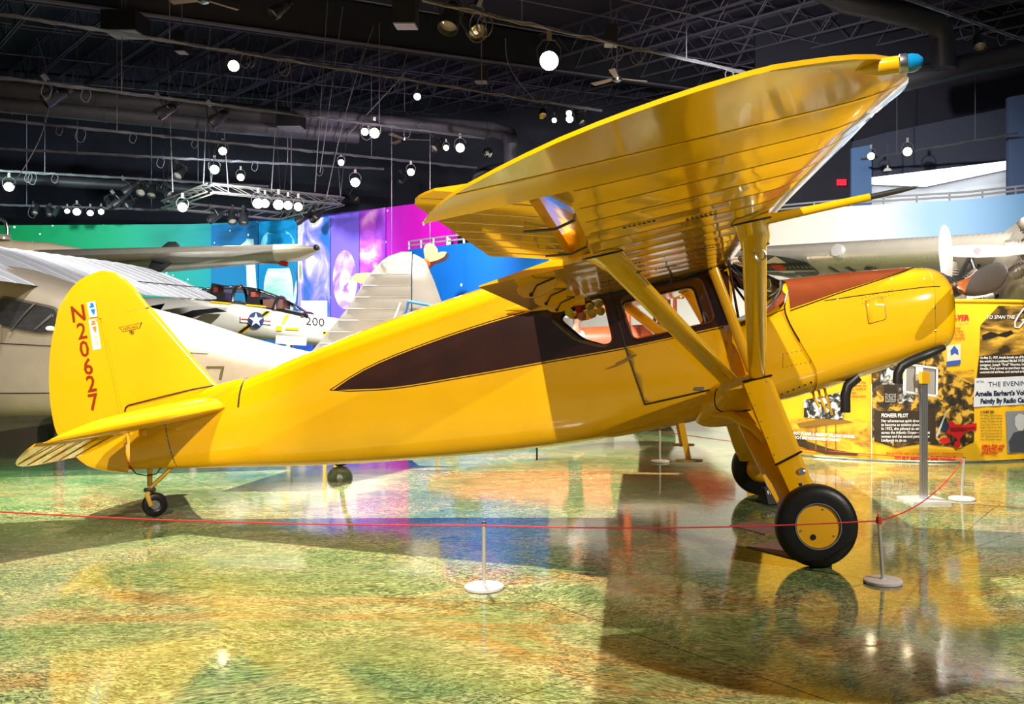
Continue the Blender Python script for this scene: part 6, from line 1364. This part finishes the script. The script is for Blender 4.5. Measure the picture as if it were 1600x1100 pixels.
for i in range(4):
    for dx in (-.25, .25):
        a = TC[i]; tag(MB().tube([a+Vector((0,0,.1)), a+Vector((dx*1.5,.3,4.6))], .010, 5).build('truss_cable', STEEL), ('left' if dx < 0 else 'right')+' steel cable of the pair at the '+('left', 'back', 'right', 'front')[i]+' corner of the square truss', 'cable', 'cables of the square truss')

# ================================================================ spotlights
CAN = mat('lamp_black', (.012,.012,.013), .4); LW = glow('lamp_warm', (1,.80,.50), 30); LC = glow('lamp_cool', (.80,.88,1), 36); LP = glow('lamp_violet', (.9,.7,1), 18); LOFF = mat('lamp_glass', (.5,.45,.38), .1, .6)
proto = {}
def make_lamp(kind):
    r = empty('spotlight', (0,0,0)); L = {'warm': LW, 'cool': LC, 'violet': LP, 'off': LOFF}[kind]
    b = MB().lathe([(.0,-.20),(.05,-.19),(.06,-.10),(.075,-.08),(.085,.05),(.10,.10),(.10,.20),(.092,.20),(.088,.12)], (0,0,0), (0,-1,0), 16).build('housing', CAN, r)
    MB().lathe([(0,.155),(.06,.150),(.09,.14),(.09,.13),(0,.13)], (0,0,0), (0,-1,0), 16).build('lens', L, r)
    m = MB(); m.tube([(-.11,0,0),(-.12,0,.12),(-.06,0,.2),(.06,0,.2),(.12,0,.12),(.11,0,0)], .010, 5); y = m.build('yoke', CAN, r)
    MB().box((0,0,.25), (.05,.07,.10)).build('clamp', DSTEEL, r)
    for i in range(3): MB().lathe([(.066+.004*i,0),(.075+.003*i,.004),(.066+.004*i,.008)], (0,.12-.05*i,0), (0,-1,0), 14).build('cooling_fin', CAN, b)
    return r
def lamp(px, py, z, kind, sc, label, aim=None, Y=None):
    first = kind not in proto
    if first: proto[kind] = make_lamp(kind); r = proto[kind]
    else: r = copy_tree(proto[kind])
    p = at(px, py, Y) if Y else atz(px, py, z)
    r.location = p; r.scale = (sc,)*3
    if aim is None: aim = Vector((0, 0, EYE)) if kind != 'off' else Vector((p.x+random.uniform(-8,8), p.y-random.uniform(2,8), 0))
    d = (Vector(aim)-p).normalized(); r.rotation_euler = (-d).to_track_quat('Y', 'Z').to_euler()
    tag(r, label, 'spotlight', 'ceiling spotlights')
lit = [
 (858,95,6.9,'cool',1.9,'very bright white spotlight above the middle of the wing'),
 (585,208,6.5,'warm',1.25,'brightest warm spotlight near the ceiling centre-left'),
 (570,206,6.5,'warm',.9,'warm spotlight just left of the brightest warm one'),
 (365,103,6.8,'warm',1.1,'warm spotlight on the upper pipe above the parallel ducts'),
 (335,265,6.0,'cool',1.2,'cool white spotlight above the left corner of the square truss'),
 (376,277,6.0,'warm',1.0,'warm spotlight right of the cool one above the square truss'),
 (555,285,5.9,'cool',1.3,'cool white spotlight right of the square truss'),
 (14,292,5.8,'warm',1.3,'bright warm spotlight at the far left edge'),
 (120,331,5.3,'violet',1.1,'brightest pinkish spotlight of the low row above the green mural'),
 (141,333,5.3,'violet',.9,'pinkish spotlight second from right in the low row above the green mural'),
 (158,331,5.3,'warm',.8,'small spotlight at the right end of the low row above the green mural'),
 (105,330,5.3,'warm',.7,'dim spotlight left of the brightest pinkish one in the low row'),
 (88,329,5.3,'off',.9,'dark spotlight in the low row above the green mural'),
 (76,328,5.3,'off',.9,'dark spotlight near the left end of the low row above the green mural'),
 (57,326,5.3,'off',.9,'leftmost dark spotlight of the low row above the green mural'),
 (285,324,4.95,'warm',1.2,'warm spotlight under the left corner of the square truss'),
 (403,318,4.95,'warm',1.3,'leftmost lit spotlight on the front beam of the square truss'),
 (414,318,4.95,'warm',1.1,'second lit spotlight on the front beam of the square truss'),
 (435,320,4.95,'warm',1.3,'third lit spotlight on the front beam of the square truss'),
 (450,321,4.95,'warm',1.1,'fourth lit spotlight on the front beam of the square truss'),
 (466,323,4.95,'warm',1.1,'rightmost lit spotlight on the front beam of the square truss'),
 (719,231,6.3,'warm',1.15,'warm spotlight on the pipe end left of the mirror ball'),
 (697,231,6.3,'warm',.7,'small warm spotlight left of the one by the mirror ball'),
 (642,269,6.0,'warm',1.0,'single warm spotlight above the magenta mural'),
 (533,254,6.1,'warm',.8,'small warm spotlight above the cool one right of the truss'),
 (348,236,6.2,'warm',1.0,'warm spotlight on the third pipe above the truss cables'),
 (889,177,6.85,'warm',.7,'upper small warm spotlight over the wing near the pipe end'),
 (890,186,6.8,'warm',.9,'lower small warm spotlight over the wing near the pipe end'),
 (866,188,6.8,'warm',.6,'faint warm spotlight left of the pair over the wing'),
 (652,151,6.9,'violet',.8,'slim spotlight pointing right on the upper pipe, tinged violet'),
]
for a in lit: lamp(*a)
lamp(1361,244,0,'warm',1.0,'left warm spotlight before the gallery opening', Y=24.0)
lamp(1418,237,0,'warm',1.2,'right warm spotlight before the gallery opening', Y=23.6)
off = [(90,148,6.5,1.5,'dark spotlight on the second pipe at the far left'),(262,171,6.5,1.3,'dark spotlight on the second pipe, pointing left'),(345,182,6.5,1.4,'dark spotlight on the second pipe, pointing right'),(284,268,6.1,1.3,'dark spotlight left of the cool one above the truss'),
 (205,293,5.9,1.3,'leftmost of four dark spotlights on the fifth pipe'),(222,295,5.9,1.3,'second of four dark spotlights on the fifth pipe'),(238,296,5.9,1.3,'third of four dark spotlights on the fifth pipe'),(257,296,5.9,1.4,'rightmost of four dark spotlights on the fifth pipe'),
 (170,315,5.6,1.2,'left of three dark spotlights below the fifth pipe'),(188,313,5.6,1.2,'middle of three dark spotlights below the fifth pipe'),(205,315,5.6,1.2,'right of three dark spotlights below the fifth pipe'),
 (338,338,4.9,1.2,'left dark spotlight hanging under the truss'),(362,338,4.9,1.2,'middle dark spotlight hanging under the truss'),(381,336,4.9,1.3,'right dark spotlight hanging under the truss'),(474,341,4.9,1.1,'dark spotlight under the right end of the truss, lowest'),(487,337,4.9,1.0,'dark spotlight under the right end of the truss, middle'),(499,334,4.9,1.0,'dark spotlight under the right end of the truss, rightmost'),
 (705,22,6.9,1.7,'left dark spotlight in the cable cluster at the top centre'),(735,38,6.9,1.7,'right dark spotlight in the cable cluster at the top centre'),(685,225,6.4,1.1,'dark spotlight left of the mirror ball lamps'),(848,175,6.9,1.0,'dark spotlight beside the yellow-tagged coil above the wing'),(905,183,6.85,1.0,'dark spotlight right of the warm pair above the wing'),
 (550,305,5.6,1.1,'dark spotlight below the cool one right of the truss'),(1528,64,7.4,1.3,'dark spotlight tangled in cables at the upper right'),(440,12,7.2,1.1,'dark spotlight at the top left of centre'),(632,280,5.9,.9,'small dark spotlight above the magenta mural')]
for px, py, z, sc, lab in off: lamp(px, py, z, 'off', sc, lab)

# ================================================================ other things under the ceiling
BOXM = mat('speaker_black', (.008,.008,.009), .5)
def speaker(px, py, z, w_, d_, h_, label):
    p = atz(px, py, z); r = empty('ceiling_speaker', p, 0, label, 'speaker'); MB().box((0,0,0), (w_,d_,h_)).build('cabinet', BOXM, r); MB().box((0,0,-h_/2-.01), (w_*.92,d_*.92,.02)).build('grille', mat('grille_pale', (.25,.25,.26), .5), r)
    MB().tube([(0,0,h_/2),(0,0,h_/2+1.2)], .015, 5).build('hanger', IRONL, r)
speaker(196,38,8.0,.7,.6,.40,'black box speaker with pale grille at the upper left'); speaker(284,66,7.6,.20,.25,.40,'slim black speaker with green lights hung from the upper pipe'); speaker(634,18,7.3,.4,.35,.5,'black speaker in the cable cluster at the top centre'); speaker(752,118,7.8,.3,.3,.3,'small dark speaker left of the very bright spotlight'); speaker(954,55,7.2,.25,.25,.35,'dark speaker on the pipe above the ceiling fan'); speaker(455,190,6.9,.6,.4,.3,'dark projector box on the second pipe')
FANM = mat('fan_blade', (.30,.22,.16), .5)
def fan(px, py, z, label, rot):
    p = atz(px, py, z); r = empty('ceiling_fan', p, R(rot), label, 'fan', 'ceiling fans'); MB().lathe([(.03,-.08),(.10,-.05),(.11,.03),(.05,.09)], (0,0,0), (0,0,1), 16).build('motor', STEEL, r); MB().tube([(0,0,.08),(0,0,1.6)], .016, 6).build('down_rod', IRONL, r)
    for k in range(3):
        a = 2*math.pi*k/3; c, s = math.cos(a), math.sin(a); m = MB(); m.prism([(.10,-.05),(.7,-.08),(.72,.06),(.10,.05)], lambda u, v, h: Vector((u*c-v*s, u*s+v*c, h+.2*v)), .012); m.build('blade', FANM, r)
fan(964,123,7.4,'three-bladed ceiling fan right of the very bright spotlight', 20); fan(318,0,8.2,'ceiling fan at the top left edge', 50); fan(632,218,7.2,'dim ceiling fan right of the brightest warm spotlight', 10)
mbp = atz(762,238,6.2); mb_ = empty('mirror_ball', mbp, 0, 'small mirror ball hanging on a wire left of the wing', 'mirror ball')
m = MB(); m.lathe([(.13*math.sin(t), -.13*math.cos(t)) for t in frange(0, math.pi, 12)], (0,0,0), (0,0,1), 20); m.build('ball', CHROME, mb_, 0); MB().tube([(0,0,.13),(0,0,2.0)], .006, 4).build('wire', STEEL, mb_)
pd = empty('pendant_lamp', at(1387,268,24.0), 0, 'small white pendant dome before the gallery opening', 'lamp'); MB().lathe([(.12,0),(.12,.02),(.09,.07),(.03,.10),(.015,.16)], (0,0,0), (0,0,1), 18).build('shade', WHP, pd); MB().tube([(0,0,.15),(0,0,.75)], .010, 5).build('stem', IRONL, pd)
# loose hanging ropes and cables
HC = mat('hanging_cable', (.13,.125,.13), .6)
def hang(px0, py0, px1, py1, Y, label, bow=0.): 
    a, b = at(px0, py0, Y), at(px1, py1, Y); MBt = MB(); MBt.tube([a.lerp(b, t)+Vector((bow*math.sin(math.pi*t), 0, 0)) for t in frange(0, 1, 14)], .012, 5); tag(MBt.build('hanging_cable', HC), label, 'cable')
hang(58,60,18,292,21,'long pale cable swinging down to the far left spotlight', .55); hang(512,0,492,300,22,'bright cable dropping from the ceiling to the right part of the truss'); hang(536,10,500,270,22,'second cable right of the bright one over the truss'); hang(435,120,424,302,22.5,'cable over the middle of the truss'); hang(455,200,455,302,22.5,'short straight cable over the truss lamps'); hang(637,110,540,215,22.5,'slanting cable above the brightest warm spotlight'); hang(584,40,510,310,22.5,'slanting cable right of the truss lamps', -.1); hang(790,60,835,155,19,'thin cable slanting to the pipe left of the very bright spotlight', -.2); hang(328,30,318,290,22,'cable over the left corner of the truss'); hang(262,90,270,300,22,'left cable over the truss corner'); hang(340,60,357,300,22,'slanting cable over the truss left beam')
yt = atz(846,182,6.7); tag(MB().box(yt, (.08,.05,.1)).build('cable_tag', mat('tag_yellow', (.8,.6,.02), .5)), 'yellow tag on the cable coil above the wing', 'tag')
